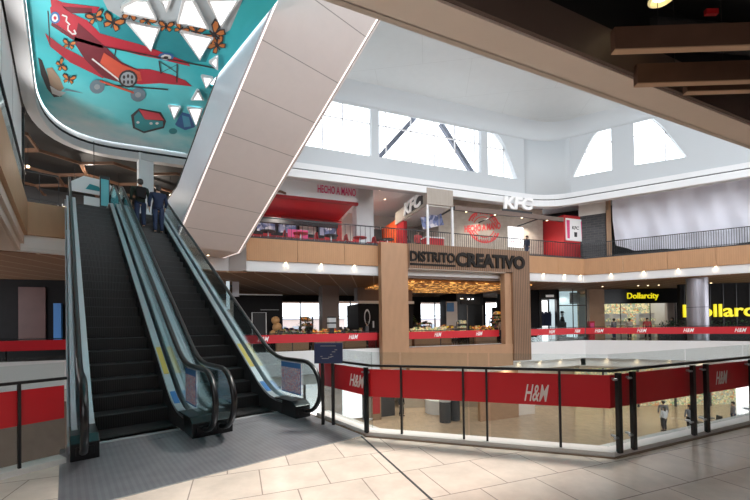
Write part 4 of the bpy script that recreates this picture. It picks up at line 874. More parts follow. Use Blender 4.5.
ob(MB().box(-8, -.8, 4.6, 5.3, 6.1, 7.15, 'light_grey').box(-8, -.8, 4.5, 5.35, 7.15, 7.2, 'white'), 'counter')
ob(MB().box(-8, -.8, 5.0, 5.3, 8.35, 8.7, 'charcoal'), 'canopy_beam')
lettering('lettering', 'HECHO A MANO', -2.75, -.3, 9.72, 10.2, 'magenta', t, 0, .03, bold=.01).location = (3.3, -4+2.39, -6.1)
solo('grey_pillar', MB().box(.0, 1.2, 3.2, 4.2, 6.1, 10.6, 'light_grey'), 'pale grey square pillar right of the magenta-lettered bulkhead', 'pillar', FR_F)
solo('orange_partition', MB().box(3.6, 4.1, 4.9, 8.2, 6.1, 9.3, 'orange_wall'), 'orange-red partition left of the chicken shop corner', 'partition', FR_F)
t = thing('kiosk', 'dark wood-fronted kiosk behind the grey pillar', 'kiosk', FR_F, 2.6, 7, 6.1)
MB().box(-.9, .8, 0, 1, 0, 1.1, 'counter_wood').obj('counter', t); MB().box(-.9, .8, .3, 1, 2.2, 3.0, 'charcoal').obj('header', t); MB().box(-.9, .8, .9, 1, 1.1, 2.2, 'stone').obj('back_panel', t)
# corner shop
t = thing('fast_food_shop', 'corner fried chicken shop with beige header and white roof letters', 'shop', FR_F, 4.4, 1.0, 6.1)
def ks(mb, name, label=None, **k): o = mb.obj(name, t, label=label, **k); o.location = (-4.4, -1.0, -6.1); return o
ks(MB().box(3.42, 5.25, -.2, -.08, 8.83, 9.82, 'cream_seam').box(3.42, 3.54, -.08, 4.7, 8.80, 9.68, 'cream_seam').box(5.13, 5.25, -.08, 2.4, 8.83, 9.8, 'charcoal'), 'header')
ks(MB().box(3.54, 5.13, -.05, 4.7, 8.76, 8.84, 'off_white'), 'soffit')
for x in (3.5, 5.25): ks(MB().box(x-.06, x+.06, -.12, .0, 6.16, 8.83, 'white'), 'post')
m_ = MB().box(-.75, .75, -.03, .03, -.4, .4, 'menu'); o = ks(m_, 'menu_board', 'dark lit menu board'); o.location = (4.75-4.4, 1.6-1.0, 8.35-6.1); o.rotation_euler = (0, R(-14), R(-8))
ks(MB().box(3.9, 5.2, .9, 1.5, 6.1, 7.05, 'red').box(3.85, 5.25, .85, 1.55, 7.05, 7.12, 'white'), 'counter', 'red service counter')
ks(MB().box(3.6, 5.3, 4.6, 4.7, 6.1, 9.2, 'cream_seam').box(5.2, 5.3, 1.5, 4.7, 6.1, 9.2, 'cream_seam'), 'back_wall')
ks(MB().box(3.5, 3.75, 3.4, 4.6, 6.1, 8.8, 'red'), 'red_panel')
sg = MB().box(3.38, 3.42, .35, 3.05, 8.98, 9.62, 'charcoal'); ks(sg, 'sign_back')
o = lettering('lettering', 'KFC', -2.95, -.45, 8.93, 9.78, 'kfc_glow', t, 0, .08, bold=.03, shear=.15, face='-x'); o.location = (3.37-4.4, -1.0, -6.1)
# stamped stone wall
ks(MB().box(5.3, 15.0, 2.4, 2.6, 6.1, 10.3, 'stone'), 'stone_wall')
ks(MB().box(5.3, 14.2, -.3, -.12, 8.62, 8.86, 'charcoal').box(5.3, 14.2, -.32, -.3, 8.60, 8.88, 'brown_panel').box(5.4, 5.5, -.2, 2.4, 8.8, 8.86, 'charcoal').box(9, 9.1, -.2, 2.4, 8.8, 8.86, 'charcoal').box(12.5, 12.6, -.2, 2.4, 8.8, 8.86, 'charcoal'), 'canopy', 'thin dark canopy beam')
ks(MB().box(5.3, 15.0, 2.35, 2.6, 10.3, 10.6, 'louvre'), 'louvre_panel')
st = MB(); cx, cz = 9.47, 8.53
for r0, r1, gap in ((1.26, 1.42, 0), (.86, .94, 0)):
    for i in range(40):
        a0, a1 = 2*PI*i/40, 2*PI*(i+1)/40
        if abs(math.sin((a0+a1)/2)) < .32 and r0 > .5: continue
        st.add([(cx+r*math.cos(a), 2.385, cz+r*math.sin(a)*.83) for r, a in ((r0, a0), (r1, a0), (r1, a1), (r0, a1))], [(0, 1, 2, 3)], 'stamp_red')
for k2 in range(14):                                    # blurred rim writing reads only as blocks
    a = R(25 + k2*10) ; 
    for sg_ in (1, -1):
        x, z = cx+1.1*math.cos(a), cz+sg_*1.1*math.sin(a)*.92
        if k2 % 5 != 4: st.add([(x-.06, 2.385, z-.08), (x+.06, 2.385, z-.08), (x+.06, 2.385, z+.08), (x-.06, 2.385, z+.08)], [(0, 1, 2, 3)], 'stamp_red')
ks(st, 'round_stamp', 'round red stamp mark printed on the stone wall')
lettering('lettering', 'HECHO A MANO', 7.8, 10.95, 8.0, 8.5, 'stamp_red', t, 0, .01, bold=.045, tilt=.5).location = (-4.4, -1+2.38, -6.1)
ks(MB().cyl(7.6, 0, 9.1, 9.1, .01), 'hook') if False else None
lettering('lettering', 'KFC', 8.98, 11.42, 9.0, 9.85, 'kfc_glow', t, 0, .12, bold=.045, shear=.12, tilt=.12).location = (-4.4, -1-.28, -6.1)
ks(MB().box(8.95, 11.45, -.26, -.2, 8.86, 9.05, 'charcoal'), 'sign_bracket')
ks(MB().box(7.35, 7.7, 2.36, 2.39, 9.0-.12, 9.0+.0, 'stamp_red'), 'small_emblem') if False else None
solo('poster', MB().box(11.6, 13.0, 2.33, 2.38, 7.2, 8.75, 'shop_white').box(11.75, 12.85, 2.32, 2.33, 7.6, 7.64, 'stamp_red'), 'white poster on the stone wall behind the standing person', 'poster', FR_F)
# red box with a lit logo panel
t = thing('red_kiosk', 'glossy red box with a lit white bucket logo panel near the gallery corner', 'kiosk', FR_F, 16.2, 1.6, 6.1)
MB().box(-1.0, 1.15, -1.0, 1.0, 0, 3.35, 'red').obj('body', t, bevel=.03)
MB().box(-.85, 1.0, -1.06, -1.0, 1.45, 3.1, 'kfc_glow').obj('logo_panel', t)
st = MB()
for x0_, x1_ in ((-.8, -.5), (.62, .92)): st.prism_y([(x0_+.06, 1.6), (x1_-.02, 1.6), (x1_, 2.95), (x0_, 2.95)], -1.075, -1.062, 'magenta')
st.prism_y([(-.05, 1.75), (.2, 1.75), (.22, 2.1), (-.07, 2.1)], -1.075, -1.062, 'charcoal'); st.obj('bucket_stripes', t)
lettering('lettering', 'KFC', -.28, .4, 2.3, 2.55, 'charcoal', t, -1.065, .01, bold=.02, shear=.15)
# dark brick stretch, brown post, tarpaulin
struct('wall_dark_brick', MB().box(-.25, 1.48, .75, .95, 6.1, 9.45, 'dark_brick').box(-.25, 1.48, .7, .95, 9.45, 10.6, 'off_white'), FR_R)
solo('wood_post', MB().box(1.5, 1.8, .55, .95, 6.1, 10.5, 'counter_wood').box(1.5, 1.65, .5, .55, 9.6, 10.5, 'bronze'), 'brown wooden post between dark brick and tarpaulin', 'post', FR_R)
m = MB(); nx, nz = 90, 16; vs = []
for j in range(nz+1):
    for i in range(nx+1):
        u = i/nx; v = j/nz; x = 1.88 + u*16
        sag = .25*math.sin(u*9) * .12
        zb = 6.42 + .08*math.sin(u*14) - .12*math.sin(u*5) + (.55*max(0, 1-u*14))
        z = 10.55 + (zb-10.55)*v
        y = .45 + .09*math.sin(u*46+v*2.2+1.5*math.sin(v*3)) + .05*math.sin(u*95-v*6) + .22*max(0, v-.75)*math.sin(u*17) + .05*math.sin(u*20+v*9)
        vs.append((x + .35*max(0, v-.5)*max(0, 1-u*8), y, z))
fs = [(j*(nx+1)+i, j*(nx+1)+i+1, (j+1)*(nx+1)+i+1, (j+1)*(nx+1)+i) for j in range(nz) for i in range(nx)]
m.add(vs, fs, 'tarp'); vs2 = [(x, y+.02, z) for x, y, z in vs]; m.add(vs2, [f[::-1] for f in fs], 'tarp')
solo('tarpaulin', m, 'large lavender-grey tarpaulin hanging behind the right upper railing', 'tarpaulin', FR_R, smooth=True)

# left upper gallery: pale shop front panels with a coloured poster strip
mat('faint_art', (.52, .42, .50), .6, var=.35, vscale=1.6)
struct('wall_left_gallery', MB().box(-3.6, -3.4, 1, 18, 6.1, 9.8, 'light_grey'), FR_E)
solo('shop_poster', MB().box(-3.38, -3.34, 4.5, 9.5, 7.0, 9.7, 'speck' if False else 'notice'), 'faded coloured shop poster on the pale left gallery wall', 'poster', FR_E)
t = thing('hoarding', 'pale grey hoarding panels with a faint coloured picture above the left handrail', 'hoarding', FR_E, -1.2, 10.6, 6.1)
MB().box(-.05, .05, -8, 7.45, 0, 3.38, 'white').obj('panels', t)
for y_ in (-5.5, -3, -.5, 2, 4.5): MB().box(.05, .055, y_-.01, y_+.01, 0, 3.38, 'grey').obj('panel_joint', t)
MB().box(.055, .06, -5.4, .0, 1.6, 3.3, 'faint_art').obj('picture', t, label='faint pink and violet picture')
solo('dark_gap_filler', MB().cyl(-1.16, 18.2, 6.1, 9.5, .08, 'black_metal').cyl(-1.16, 18.2, 9.3, 9.5, .11, 'black_metal'), 'black upright filling the dark gap beside the mural border on the left', 'gap filler', FR_E)  # black cylinder added for the dark gap at the hoarding's end
# landing: pillars, shelves, totem, hanging sign
for s_, t_, lb in ((-2.2, 19.6, 'white square pillar at the far end of the left gallery'), (3.0, 20.6, 'white square pillar behind the two men')):
    solo('landing_pillar', MB().box(s_-.3, s_+.3, t_-.3, t_+.3, 6.1, 9.8, 'white'), lb, 'pillar', FR_E)
struct('wall_landing_back', MB().box(-9, 9, 29, 29.2, 6.1, 9.8, 'charcoal'), FR_E)
mat('lit_shelf', (.95, .75, .55), .5, emit=.9)
for i in range(5):
    s_ = -3.6 + i*2.3
    t = thing('display_shelf', 'low lit display shelf unit on the upper landing, %s from the left' % ORD[i], 'shelf', FR_E, s_, 25.5 + .4*(i % 2), 6.1, group='display shelves on the upper landing')
    f = MB().box(-1.05, 1.05, -.25, .25, 0, .1, 'off_white').box(-1.05, 1.05, .2, .25, 0, 2.0, 'lit_shelf')
    for z_ in (.55, 1.05, 1.55): f.box(-1.05, 1.05, -.25, .25, z_, z_+.04, 'counter_wood')
    f.box(-1.08, -1.04, -.25, .25, 0, 2.0, 'white').box(1.04, 1.08, -.25, .25, 0, 2.0, 'white'); f.obj('frame', t)
    for z_ in (.1, .6, 1.1): 
        g = MB(); x = -1
        while x < .9: w = random.uniform(.08, .22); g.box(x, x+w, -.2, .1, z_, z_+random.uniform(.15, .36), 'goods_fruit'); x += w+.06
        o = g.obj('goods', t); o['kind'] = 'stuff'
t = thing('totem_screen', 'black upright totem with teal screen at the escalator head', 'totem', FR_E, 1.3, 18.9, 6.1)
MB().box(-.17, .17, -.06, .06, 0, 1.75, 'rubber').obj('body', t, bevel=.02); mat('teal_screen', (.06, .3, .34), .3, emit=.15); MB().box(-.13, .13, -.075, -.06, .5, 1.6, 'teal_screen').obj('screen', t)
t = thing('hanging_sign', 'white rounded sign hanging over the left escalator head', 'sign', FR_E, 1.0, 20, 5.35)
MB().tube([(0, 0, 4.3), (0, 0, 2.65)], .015, 'black_metal').obj('rod', t); MB().prism_y([(-.75, 2.0), (.75, 2.0), (.8, 2.3), (.45, 2.65), (-.35, 2.7), (-.8, 2.35)], -.05, .05, 'white').obj('board', t)
MB().prism_y([(-.3, 2.15), (.3, 2.15), (.15, 2.35), (-.15, 2.4)], -.06, -.05, 'teal_wall' if False else 'paint_teal_wall').obj('emblem', t)
MB().box(-.35, .35, -.04, .04, 1.5, 1.85, 'white').obj('lower_board', t)
for i, (s_, t_) in enumerate(((-1.2, 22), (.4, 23), (2.2, 23.4), (4.4, 22.2), (-3, 24), (5.5, 24.5))):
    o = solo('pendant_lamp', MB().tube([(0, 0, 9.7), (0, 0, 8.75)], .01, 'black_metal').ball(0, 0, 8.65, .06, m='led_warm'), 'small glowing pendant lamp over the upper landing shelves', 'pendant lamp', FR_E, s_, t_, 0, group='pendant lamps over the landing')
# ================================================================== FAR SHOPS ON THIS LEVEL
def shelf_goods(t, x0, x1, y0, y1, z, m, n=None, hmax=.3):
    g = MB(); x = x0
    while x < x1-.08:
        w = random.uniform(.08, .22); g.box(x, min(x+w, x1), y0+.03, y1-.03, z, z+random.uniform(.12, hmax), m); x += w+.03
    o = g.obj('goods', t); o['kind'] = 'stuff'; return o
# dark shop left of the atrium with a sunset poster
struct('wall_far_left', MB().box(-26, -11.2, 6, 6.2, 0, 4.35, 'near_black'), FR_F)
pm = mat('sunset', (.09, .035, .03), .5, emit=.0, var=.5, vscale=.8)
solo('sunset_poster', MB().box(-18.8, -17.6, 5.9, 5.98, .5, 3.9, 'sunset').box(-22, -20.3, 5.9, 5.98, .3, 3.9, 'sunset'), 'dim sunset-coloured shop window pictures at far left', 'poster', FR_F)
solo('blue_display', MB().box(-17.2, -16.85, 5.8, 5.98, .4, 3.0, 'blue_label'), 'tall blue display strip beside the escalator, far left', 'display', FR_F)
# coffee kiosk, black with white edge light
t = thing('black_shop', 'black shop box with a thin white light line and white-framed board', 'shop', FR_F, -6, 6, 0)
MB().box(-1.6, 1.45, 0, 3.2, 0, 3.62, 'near_black').obj('body', t); MB().box(-1.6, 1.45, -.06, .0, 3.62, 3.7, 'white').obj('top_light_line', t)
MB().tube([(-.55, -.05, 0), (-.55, -.05, 2.45), (.35, -.05, 2.45), (.35, -.05, 0)], .04, 'white', n=4).obj('white_frame', t); MB().box(-.5, .3, -.04, -.01, 0, 2.4, 'rubber').obj('board', t)
MB().box(.0, 1.2, -.05, 0, 2.62, 2.66, 'grey').obj('trim_line', t)
t = thing('sweet_stand', 'stand of toffee-coloured giant decorations beside the black shop', 'stand', FR_F, -5.1, 5.2, 0)
mat('toffee', (.55, .30, .12), .5, var=.3)
m = MB()
for x, y, z, r in ((0, 0, 1.9, .28), (.1, 0, 1.45, .32), (-.1, .1, 1.0, .3), (.4, 0, .95, .34), (.75, 0, .8, .3), (.2, -.1, .5, .4)): m.ball(x, y, z, r, m='toffee')
m.obj('decorations', t, smooth=True); MB().box(-.4, 1.1, -.4, .5, 0, .45, 'near_black').obj('base', t)
# juice bar seen between escalator and truss
t = thing('juice_kiosk', 'bright kiosk with yellow and red artwork behind the right escalator', 'kiosk', FR_F, -9.0, 5, 0)
MB().box(-1.2, 1.2, 0, 1.4, 0, 1.15, 'off_white').obj('counter', t)
MB().box(-1.3, 1.3, 1.2, 1.4, 1.15, 3.3, 'beige_trim').obj('back_wall', t)
MB().box(-.9, 1.0, 1.1, 1.2, 1.5, 2.7, 'goods_fruit').obj('artwork', t); MB().box(-1.3, 1.3, -.1, 1.4, 3.3, 3.6, 'charcoal').obj('header', t)
solo('blue_light_column', MB().box(-8.1, -7.9, 4.4, 4.6, 2.6, 4.33, 'shop_cool').box(-7.75, -7.35, 4.5, 4.6, 3.4, 4.33, 'side_panel').box(-7.9, -7.75, 4.5, 4.55, 4.0, 4.1, 'charcoal'), 'cool white vertical light beside the black shop', 'light', FR_F)
# timber column
solo('timber_column', MB().box(-1.9, -.7, 5.4, 6.6, 0, 4.34, 'brown_panel').box(-1.95, -.65, 5.35, 6.65, 0, .2, 'charcoal'), 'dark timber-clad column left of the wood portal', 'column', FR_F)
# snack tables and stalls before the windows
def stall(label, a, b, w, m, group=None, h=1.0, tiers=3):
    t = thing('market_stall', label, 'stall', FR_F, a, b, 0, group=group)
    f = MB().box(-w/2, w/2, 0, .9, 0, .5, 'counter_wood')
    for i in range(tiers): f.box(-w/2, w/2, .28*i, .28*i+.3, .5, .62+.2*i, 'counter_wood')
    f.obj('tiered_table', t)
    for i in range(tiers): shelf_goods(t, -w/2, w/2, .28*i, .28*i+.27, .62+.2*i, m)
    return t
stall('tiered stall of yellow and orange goods left of the timber column', -1.9, 3.4, 1.9, 'goods_fruit'); stall('low brown stall with mixed goods behind the far red banner', -4.2, 3.6, 2.0, 'goods')
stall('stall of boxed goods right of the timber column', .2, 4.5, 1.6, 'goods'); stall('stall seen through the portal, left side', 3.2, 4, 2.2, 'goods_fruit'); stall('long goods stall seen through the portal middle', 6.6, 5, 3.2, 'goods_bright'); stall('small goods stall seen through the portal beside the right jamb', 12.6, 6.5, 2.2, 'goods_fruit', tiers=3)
solo('striped_box', MB().box(-2.0, -1.5, 3.2, 3.6, 1.35, 1.62, 'white').box(-2.0, -1.5, 3.2, 3.6, 1.62, 1.72, 'charcoal').box(-2.0, -1.5, 3.2, 3.6, 1.72, 2.0, 'white').box(-2, -1.5, 3.2, 3.6, 2.0, 2.08, 'charcoal').box(-1.9, -1.6, 3.3, 3.5, .9, 1.35, 'charcoal'), 'black and white striped box atop the yellow goods', 'box', FR_F)
def plant(label, fr, a, b, z, h, r, n=120, pot=True, group=None):
    t = thing('potted_plant', label, 'plant', fr, a, b, z, group=group)
    m = MB().cyl(0, 0, 0, .45, .2, 'charcoal', r1=.28); m.cyl(0, 0, .45, .46, .26, 'soil'); m.obj('pot', t)
    f = MB(); s = MB()
    for i in range(n):
        an = random.uniform(0, 2*PI); el = random.uniform(-.2, 1.4); rr = r*random.uniform(.35, 1); c = Vector((rr*math.cos(an)*math.cos(el), rr*math.sin(an)*math.cos(el), .5+(h-.5)*.5+(h-.5)*.5*math.sin(el)*random.uniform(.6, 1)))
        d = Vector((math.cos(an), math.sin(an), random.uniform(-.5, .6))).normalized(); q = d.cross(Vector((0, 0, 1))).normalized()*.06; L = random.uniform(.16, .3)
        f.add([c-d*L*.5, c+q, c+d*L*.5, c-q, c+Vector((0, 0, .02))], [(0, 1, 4), (1, 2, 4), (2, 3, 4), (3, 0, 4)], 'leaf' if i % 3 else 'leaf_dark')
        if i % 8 == 0: s.tube([(0, 0, .45), tuple(c)], .012, 'soil', n=4)
    f.obj('leaves', t); s.obj('stem', t); return t
plant('bushy potted plant before the bright windows left of the timber column', FR_F, -3.0, 5.5, 0, 2.2, .7)
# dark shop with a pale wall picture right of the column
t = thing('dark_shop', 'dark shop front with a pale figure picture just left of the portal', 'shop', FR_F, 1.9, 6, 0)
MB().box(-1.0, 3.5, 0, 3, 0, 3.1, 'near_black').obj('body', t); MB().box(-1.0, 3.5, -.2, 0, 3.1, 3.3, 'off_white').obj('canopy', t); MB().box(-1.0, 3.5, .1, 1, 3.3, 4.34, 'brown_panel').obj('header', t)
pic = MB()
for i in range(24):
    a0, a1 = 2*PI*i/24, 2*PI*(i+1)/24; pic.add([(-.3+.24*math.cos(a0), -.02, 2.1+.6*math.sin(a0)), (-.3+.24*math.cos(a1), -.02, 2.1+.6*math.sin(a1)), (-.3+.17*math.cos(a1), -.02, 2.1+.45*math.sin(a1)), (-.3+.17*math.cos(a0), -.02, 2.1+.45*math.sin(a0))], [(0, 1, 2, 3)], 'light_grey')
pic.box(.12, .24, -.03, -.02, 1.3, 1.8, 'light_grey'); pic.obj('wall_picture', t); MB().box(-1, 3.5, -.5, -.1, 0, .9, 'deep_red').obj('counter', t)
# inside the portal
t = thing('black_shop', 'glossy black shop tower in the middle of the portal opening', 'shop', FR_F, 12.6, 9, 0)
MB().box(-1.3, 1.6, 0, 3, 0, 4.34, 'rubber').obj('body', t); MB().box(-.9, 1.2, -.1, 0, 3.3, 4.0, 'charcoal').obj('header', t)
for x in (-.1, .35): MB().cyl(x, -.15, 3.72, 3.8, .06, 'led_white').obj('spotlight', t)
for x in (-1.3, -.2, 1.5): MB().box(x, x+.05, -.03, 0, .2, 3.2, 'grey').obj('door_frame', t)
solo('white_poster', MB().box(10.0, 11.1, 8.6, 8.7, .2, 3.5, 'light_grey').box(10.0, 10.7, 8.5, 8.6, 2.6, 3.4, 'blue_label'), 'white panel with a blue sign left of the glossy black tower', 'sign', FR_F)
t = thing('shelf_unit', 'brown shelf of goods at the right side of the portal opening', 'shelf', FR_F, 16.0, 8.5, 0)
f = MB().box(-1, 1.2, .2, .3, 0, 3, 'near_black')
for z_ in (.5, 1.1, 1.7, 2.3): f.box(-1, 1.2, -.2, .3, z_, z_+.05, 'counter_wood')
f.obj('frame', t)
for z_ in (.55, 1.15, 1.75, 2.35): shelf_goods(t, -1, 1.2, -.15, .2, z_, 'goods_fruit')
solo('shimmer_ceiling', MB().box(1.5, 12.5, 1.0, 8.0, 4.18, 4.26, 'gold_dots'), 'amber glittering ceiling panel seen through the portal', 'ceiling panel', FR_F)
# clothes store, glass store, first yellow sign store: facing the camera
def wb(t, x0, x1, y0, y1, z0, z1, m, name, label=None): o = MB().box(x0, x1, y0, y1, z0, z1, m).obj(name, t, label=label); return o
struct('wall_far_right', MB().box(12.2, 14.3, 32, 32.3, 0, 4.35, 'near_black').box(12, 19.9, 36, 36.2, 0, 4.35, 'charcoal').box(26.7, 29.5, 32.8, 33, 0, 4.35, 'near_black').box(19.7, 30, 38, 38.2, 0, 4.35, 'off_white'))
t = thing('clothes_store', 'clothes store with white doorway and black header', 'store', FR_W, 15.1, 32, 0)
wb(t, -.9, .75, -.1, .3, 3.5, 4.33, 'rubber', 'header'); wb(t, -.35, .35, -.14, -.1, 3.68, 3.88, 'letter_white', 'lit_sign_strip')
wb(t, -.9, -.7, -.1, .3, 0, 3.5, 'rubber', 'jamb'); wb(t, .6, .8, -.1, .3, 0, 4.3, 'rubber', 'jamb'); wb(t, -.7, .6, 1.6, 1.7, 0, 3.5, 'shop_white', 'back_wall')
t2 = thing('clothes_rail', 'rail of dark coats in the white doorway of the clothes store', 'clothes rail', FR_W, 15.1, 32.8, 0)
MB().tube([(-.5, 0, 0), (-.5, 0, 2.5), (.5, 0, 2.5), (.5, 0, 0)], .025, 'steel', n=6).obj('rail', t2)
for x in (-.28, .05, .34):
    MB().prism_y([(x-.13, 1.2), (x+.13, 1.2), (x+.16, 2.2), (x+.05, 2.45), (x-.05, 2.45), (x-.16, 2.2)], -.12, .1, 'navy_cloth').obj('coat', t2)
t = thing('glass_store', 'tall glazed store window with mannequins beside the clothes store', 'store', FR_W, 17.1, 32, 0)
wb(t, -1.2, 1.3, 1.6, 1.7, 0, 4.3, 'shop_cool', 'back_wall'); wb(t, -1.2, 1.2, -.1, 0, 0, .2, 'charcoal', 'plinth')
for x in (-1.2, 0, 1.17): wb(t, x, x+.05, -.06, .02, .2, 4.3, 'charcoal', 'mullion')
wb(t, -1.2, 1.2, -.06, .02, 2.9, 2.98, 'charcoal', 'transom'); MB().box(-1.2, 1.2, -.03, -.02, .2, 4.3, 'shop_glass').obj('glass_panel', t)
wb(t, .1, 1.0, .6, .65, 3.1, 4.1, 'light_grey', 'fashion_poster'); wb(t, -1.0, -.3, .5, .9, .2, 1.5, 'charcoal', 'display_plinth')
t = thing('mannequin', 'pale mannequin with dark hat inside the glazed store window', 'mannequin', FR_W, 16.5, 32.6, 0)
MB().cyl(0, 0, .5, 1.6, .16, 'charcoal', r1=.2).cyl(0, 0, 1.6, 2.0, .2, 'charcoal', r1=.12).obj('dress', t, smooth=True); MB().ball(0, 0, 2.2, .13, .14, .17, 'light_grey').cyl(0, 0, 1.95, 2.1, .06, 'light_grey').obj('head', t, smooth=True); MB().cyl(0, 0, 2.3, 2.33, .26, 'rubber').cyl(0, 0, 2.33, 2.48, .13, 'rubber').obj('hat', t); MB().cyl(0, 0, 0, .5, .03, 'steel').cyl(0, 0, 0, .03, .2, 'steel').obj('stand', t)
solo('red_display', MB().box(17.9, 18.35, 30.9, 31.2, 0, 1.55, 'red').box(17.98, 18.27, 30.88, 30.9, .9, 1.4, 'magenta'), 'small red display stand before the glazed store', 'display stand')
solo('tan_pilaster', MB().box(18.45, 19.75, 31.8, 32.4, 0, 4.31, 'counter_wood'), 'tan wooden pilaster left of the first yellow store sign', 'pilaster')
solo('black_pilaster', MB().box(18.3, 18.5, 31.9, 32.3, 0, 4.33, 'rubber').box(26.5, 27.0, 32.2, 33, 0, 4.33, 'rubber'), 'black edge strips framing the first yellow-sign store', 'pilaster') if False else None
t = thing('bargain_store', 'bargain store front with the smaller yellow sign and bright shelves', 'store', FR_W, 23.1, 32.4, 0)
wb(t, -3.4, 3.5, 0, .3, 3.05, 4.33, 'rubber', 'header'); wb(t, -3.4, 3.5, 3.4, 3.5, 0, 3.9, 'goods_bright', 'stocked_back_wall'); wb(t, -3.4, -3.3, .3, 3.4, 0, 3.9, 'off_white', 'side_wall'); wb(t, 3.5, 3.6, .3, 3.5, 0, 3.9, 'off_white', 'side_wall')
wb(t, -3.3, 3.4, .3, 3.4, 3.3, 3.35, 'led_warm' if False else 'shop_white', 'lit_ceiling')
for x in (-1.6, 1.0, 3.2): wb(t, x, x+.05, .0, .05, 0, 3.05, 'charcoal', 'mullion')
wb(t, -3.4, 3.4, -.02, .03, 1.1, 1.15, 'charcoal', 'push_rail'); wb(t, 2.6, 3.4, .1, .4, 0, 3.05, 'beige_trim', 'side_panel')
lettering('lettering', 'Dollarcity', -1.0, 1.75, 3.30, 3.98, 'letter_yellow', t, -.02, .06, bold=.01)
for i, (x, y) in enumerate(((-2.2, 1.6), (-.2, 2.2), (1.8, 1.5))):
    s_ = thing('store_shelf', 'bright stocked shelf inside the first bargain store, %s from the left' % ORD[i], 'shelf', FR_W, 23.1+x, 32.4+y, 0, group='stocked shelves in the bargain store')
    MB().box(-.7, .7, 0, .4, 0, 2.2, 'off_white').obj('frame', s_)
    for z_ in (.3, .9, 1.5): shelf_goods(s_, -.7, .7, -.15, .05, z_, 'goods_bright')
# second, larger yellow sign on the black wall at the right
FR_Y = (24.05, 29.0, -8)
t = thing('bargain_store', 'black store facade with the larger yellow sign at right', 'store', FR_Y, 0, 0, 0)
wb(t, -.1, 14, 0, .3, 0, 4.33, 'near_black', 'facade')
for i in range(14): wb(t, .2+i*.9, .24+i*.9, -.03, 0, 0, 4.33, 'rubber', 'cladding_joint')
lettering('lettering', 'Dollarcity', .05, 6.6, 1.42, 2.72, 'letter_yellow', t, -.04, .1, bold=.012)
# silver column and planting
solo('silver_column', MB().cyl(21.72, 24.9, 0, 4.33, .58, 'column_metal', n=32).cyl(21.72, 24.9, 0, .15, .61, 'steel', n=32).cyl(21.72, 24.9, 2.35, 2.38, .586, 'charcoal', n=32), 'round silver column between the two yellow signs', 'column', smooth=False)
t = thing('planter', 'long dark planter of low shrubs at the foot of the silver column', 'planter', FR_R, 7.2, 2.0, 0)
MB().box(-2.6, 5, 0, .6, 0, .7, 'charcoal').obj('trough', t)
f = MB()
for i in range(900):
    c = Vector((random.uniform(-2.5, 4.9), random.uniform(0, .6), .75+random.random()**1.6*.75)); d = Vector((random.uniform(-1, 1), random.uniform(-1, 1), random.uniform(-.3, 1))).normalized(); q = d.cross(Vector((0, 0, 1))).normalized()*.045; L = .26
    f.add([c-d*L*.5, c+q, c+d*L*.5, c-q, c+Vector((0, 0, .02))], [(0, 1, 4), (1, 2, 4), (2, 3, 4), (3, 0, 4)], 'leaf_dark' if i % 4 else 'leaf')
f.obj('shrubs', t)

# ================================================================== LOWER LEVEL
def b1(name, mb, label, cat, fr=FR_F, **k): return solo(name, mb, label, cat, fr, **k)
struct('wall_lower_level', MB().box(-24, 5.2, 9.5, 9.7, -5.9, -1.7, 'b1_wall').box(5.2, 24, 13, 13.2, -5.9, -1.7, 'b1_wall'), FR_F)
t = thing('lit_shop_window', 'bright white shop window on the lower level below the atrium', 'shop window', FR_F, -1, 7.5, -5.9)
for x0_, x1_, m_ in ((-5.5, -3.8, 'shop_white'), (-3.6, -2.0, 'shop_white'), (-1.8, -.4, 'shop_white'), (.95, 2.6, 'shop_white')): wb(t, x0_, x1_, 0, .1, .2, 4.1, m_, 'lit_panel')
wb(t, -8, -5.6, 0, .1, 0, 4.1, 'shop_cool', 'lit_panel'); wb(t, -12, -8.2, 0, .1, 0, 4.1, 'shop_white', 'lit_panel')
wb(t, -.4, .95, -.2, .4, 0, 4.2, 'grey', 'pillar'); wb(t, -12, 2.7, -.1, .2, 3.5, 4.2, 'off_white', 'header')
for x in (-5.7, -3.7, -1.9, 2.6): wb(t, x, x+.12, -.05, .1, 0, 4.1, 'charcoal', 'mullion')
solo('brown_poster', MB().box(2.2, 3.0, 7.0, 7.1, -5.9, -2.6, 'bronze').box(2.3, 2.9, 6.98, 7.0, -5.4, -3.2, 'deep_red'), 'tall brown and red poster panel on the lower level', 'poster', FR_F)
solo('freestanding_screen', MB().box(3.3, 4.5, 7.8, 8.2, -5.9, -2.6, 'charcoal'), 'black freestanding panel beside the brown poster, lower level', 'panel', FR_F)
for i, (x, y) in enumerate(((472, 0), (481, 1))):
    a_ = 7.15 + i*1.0; o = solo('waste_bin', MB().cyl(0, 0, 0, 1.55, .42, 'charcoal', n=20).cyl(0, 0, 1.55, 1.6, .45, 'grey', n=20), ['black cylindrical bin beside the lower level walkway, left one', 'black cylindrical bin beside the lower level walkway, right one'][i], 'bin', FR_F, a_, 4.4+.3*i, -5.9, group='cylindrical bins on the lower level')
solo('tan_partition', MB().box(9.6, 13.2, 3.4, 3.7, -5.9, -1.9, 'counter_wood').box(13.2, 15.2, 3.8, 4.2, -5.9, -1.9, 'beige_trim'), 'broad tan partition on the lower level below the portal', 'partition', FR_F)
t = thing('lit_counter', 'curved pale counter on the lower level walkway', 'counter', FR_F, 8.3, 7.4, -5.9)
MB().cyl(0, 0, 0, 1.1, 1.1, 'light_grey', n=28).obj('body', t, smooth=False); MB().cyl(0, 0, 1.1, 1.16, 1.2, 'white', n=28).obj('top', t)
